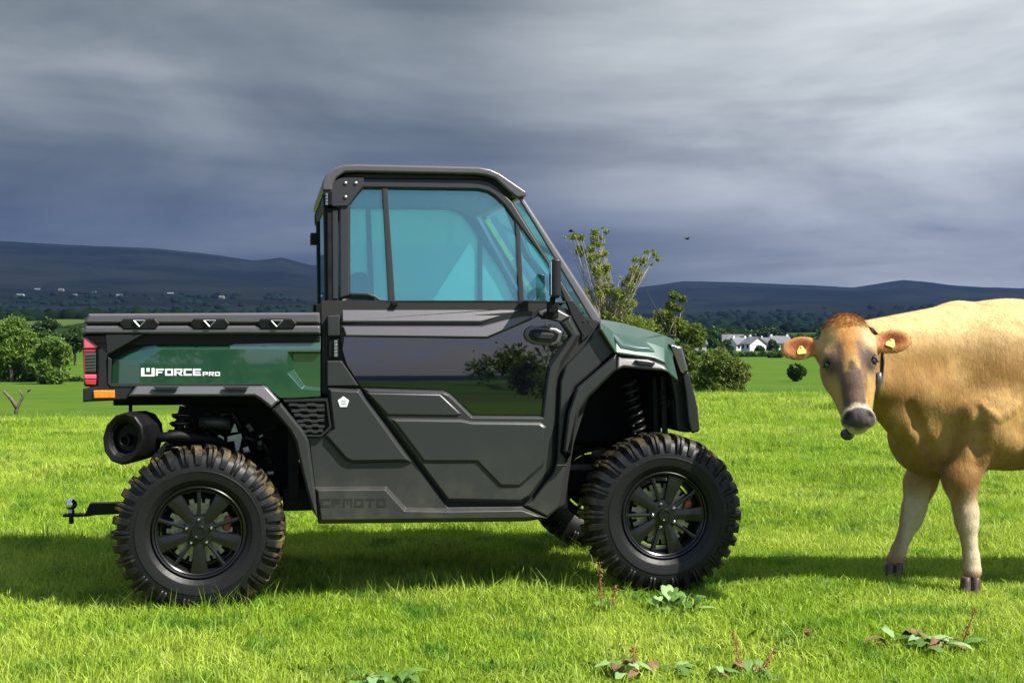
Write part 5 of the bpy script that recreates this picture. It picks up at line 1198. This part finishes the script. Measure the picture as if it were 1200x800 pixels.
# neck collar with counterweight
mat('strap_m', (.09, .09, .10), .6); mat('weight_m', (.03, .032, .035), .3)
co = empty('neck_collar', (1.5, 6.1, 1.0)); tag(co, 'grey strap collar round the cow neck with a black ball weight below', 'collar')
nc = np.array([1.50, 6.04, 1.02]); na = np.array([.12, .98, -.12]); na /= np.linalg.norm(na); nu = np.cross(na, [0, 0, 1.0]); nu /= np.linalg.norm(nu); nv = np.cross(nu, na)
def march(c, d):
    t = .02
    while t < .6:
        if nd(c + d * t) > .004: return c + d * t
        t += .006
    return c + d * t
path = [march(nc, nu * math.cos(a) + nv * math.sin(a)) for a in np.linspace(0, 2 * math.pi, 33)]
bm = bmesh.new(); rg = []
for p in path:
    rg.append([bm.verts.new(Vector(p + na * k * .012 + (p - nc) / np.linalg.norm(p - nc) * o_ - np.array([1.5, 6.1, 1.0]))) for k, o_ in ((-1, 0), (-1, .004), (1, .004), (1, 0))])
for a, b in zip(rg, rg[1:]):
    for k in range(4): bm.faces.new((a[k], a[(k + 1) % 4], b[(k + 1) % 4], b[k]))
bm_obj('strap', bm, 'strap_m', co, smooth=False)
bw = W(993, 508.5, 5.9) - np.array([1.5, 6.1, 1.0])
bm = bmesh.new(); bmesh.ops.create_uvsphere(bm, u_segments=20, v_segments=14, radius=.030, matrix=Matrix.Translation(Vector(bw)) @ Matrix.Diagonal((1, 1, .9, 1))); tube(bm, [Vector(bw), Vector(bw) + Vector((.01, .04, .06)), Vector(path[24] - np.array([1.5, 6.1, 1.0]))], [.012, .01, .008], 8); bm_obj('ball_weight', bm, 'weight_m', co, smooth=True)
dv = [W(x, y, d) - np.array([1.5, 6.1, 1.0]) for x, y, d in ((1030.5, 436, 5.86), (1030, 445, 5.86), (1028.5, 455, 5.87), (1026, 468, 5.88))]
bm = bmesh.new(); tube(bm, [Vector(v) for v in dv], [.010, .016, .013, .006], 10); bm_obj('transponder', bm, 'grey_smooth', co, smooth=True)

# ================================================================== WEEDS
leaf_mat('dock_leaf', (.07, .15, .025), (.15, .27, .06), .3); mat('dock_red', (.24, .10, .035), .8, var=.4, vscale=60); mat('leaf_brown', (.15, .085, .04), .8, var=.4, vscale=40); leaf_mat('dock_pale', (.20, .34, .12), (.28, .42, .17), .25)
def rosette(seed, n, spread, l0, l1, mats=('dock_leaf', 'dock_leaf', 'dock_leaf', 'dock_pale', 'leaf_brown')):
    r = random.Random(seed); return [(r.uniform(0, 360), r.uniform(l0, l1), r.uniform(.35, .6) * l0 + .02, r.uniform(.02, .11), r.choice(mats), r.gauss(0, spread), r.gauss(0, spread * .6)) for _ in range(n)]
def dock(label, px, py, D, specs, stalk=None, seed=0):
    rs = random.Random(seed); specs = [tuple(q) + ((0, 0) if len(q) == 5 else ()) for q in specs]; b = at(px, py, D); z = gz(b.x, b.y); root = empty('dock_plant', (b.x, b.y, z)); tag(root, label, 'weed', 'broad-leaved weeds in the grass')
    for (az, ln, wd_, up, m, jx, jy) in specs:
        ln *= .78; wd_ *= .8; up *= .55
        bm = bmesh.new(); n = 7; rows = []; dx, dy = math.cos(R(az)), math.sin(R(az)); ph = rs.random() * 6
        for i in range(n):
            t = i / (n - 1); dist = ln * t; zz = up * math.sin(min(1, t * 1.15) * 2.2) + .01 + .004 * math.sin(t * 14 + ph); w_ = wd_ * (math.sin(math.pi * min(1, .10 + t * .92)) ** .8) * .5 if t < 1 else .002
            if t < .18: w_ = .004
            row = []
            for k, f in ((-1, .1), (-.5, .28), (0, 0), (.5, .28), (1, .1)): row.append(bm.verts.new((jx + dx * dist - dy * w_ * k, jy + dy * dist + dx * w_ * k, zz + f * w_ * (1 + .4 * math.sin(t * 17 + k * 3 + ph)))))
            rows.append(row)
        for a, c in zip(rows, rows[1:]):
            for k in range(4): bm.faces.new((a[k], a[k + 1], c[k + 1], c[k]))
        me_o = bm_obj('leaf', bm, m, root, smooth=True)
        a_ = me_o.data.color_attributes.new('Col', 'FLOAT_COLOR', 'POINT'); v = rs.random(); a_.data.foreach_set('color', [v, v, v, 1] * len(me_o.data.vertices))
    for (ax, hgt, lean_) in (stalk or []):
        bm = bmesh.new(); tube(bm, [(ax, 0, 0), (ax + lean_ * .5, 0, hgt * .5), (ax + lean_, 0, hgt)], [.003, .0025, .0015], 5)
        for k in range(60): t = .3 + .7 * rs.random(); c = Vector((ax + lean_ * t + rs.uniform(-.012, .012), rs.uniform(-.012, .012), hgt * t)); bmesh.ops.create_icosphere(bm, subdivisions=1, radius=rs.uniform(.0018, .004), matrix=Matrix.Translation(c))
        bm_obj('seed_stalk', bm, 'dock_red', root)
    return root
dock('large dock plant with pale and browning leaves at the bottom right below the cow', 1088, 762, 5.2, rosette(1, 26, .07, .09, .22), [(.12, .16, .06)], 1)
dock('low dock rosette at the bottom edge left of centre', 455, 806, 4.62, rosette(2, 18, .05, .08, .19, ('dock_leaf', 'dock_leaf', 'dock_pale')), None, 2)
dock('leafy weed patch with a few reddish leaves at the bottom edge right of centre', 762, 796, 4.75, rosette(3, 22, .07, .07, .16), [(-.05, .12, -.01)], 3)
dock('bright green dock leaves in front of the front tyre', 785, 694, 5.85, rosette(4, 16, .06, .08, .16, ('dock_leaf', 'dock_leaf', 'dock_pale')) + [(95, .16, .07, .15, 'dock_pale'), (70, .15, .06, .14, 'dock_leaf')], None, 4)
dock('thin seeding weed stalk against the left of the front tyre', 705, 690, 5.85, rosette(5, 7, .04, .05, .09, ('dock_leaf',)), [(0, .22, -.01), (.04, .12, .02)], 5)
dock('rust red seeding dock stems in the grass below the front wheel', 872, 794, 4.75, rosette(6, 14, .07, .06, .13), [(0, .17, -.04), (.05, .10, .05)], 6)
dock('small rusty leaf cluster in the grass between the wheel and the cow', 940, 752, 5.3, rosette(7, 7, .03, .04, .08, ('dock_leaf', 'leaf_brown')), [(0, .06, .02)], 7)
# ================================================================== HAZE
bm = bmesh.new(); x0, x1, y0, y1, z0, z1 = -9600, 9600, -9600, 9600, float(min(ground.data.vertices[i].co.z for i in range(0, len(ground.data.vertices), 7))) - 4, 760
box(bm, ((x0 + x1) / 2, (y0 + y1) / 2, (z0 + z1) / 2), (x1 - x0, y1 - y0, z1 - z0))
hz = bm_obj('haze', bm, None, None)
m = bpy.data.materials.new('haze'); m.use_nodes = True; t = NT(m.node_tree); t.n.clear()
vol = t.new('ShaderNodeVolumePrincipled', {'Color': (.13, .215, .56), 'Density': .000056, 'Anisotropy': .3})
t.l.new(vol.outputs[0], t.new('ShaderNodeOutputMaterial').inputs['Volume']); hz.data.materials.append(m); tag(hz, 'thin blue haze in front of the distant hills', 'haze', kind='stuff')
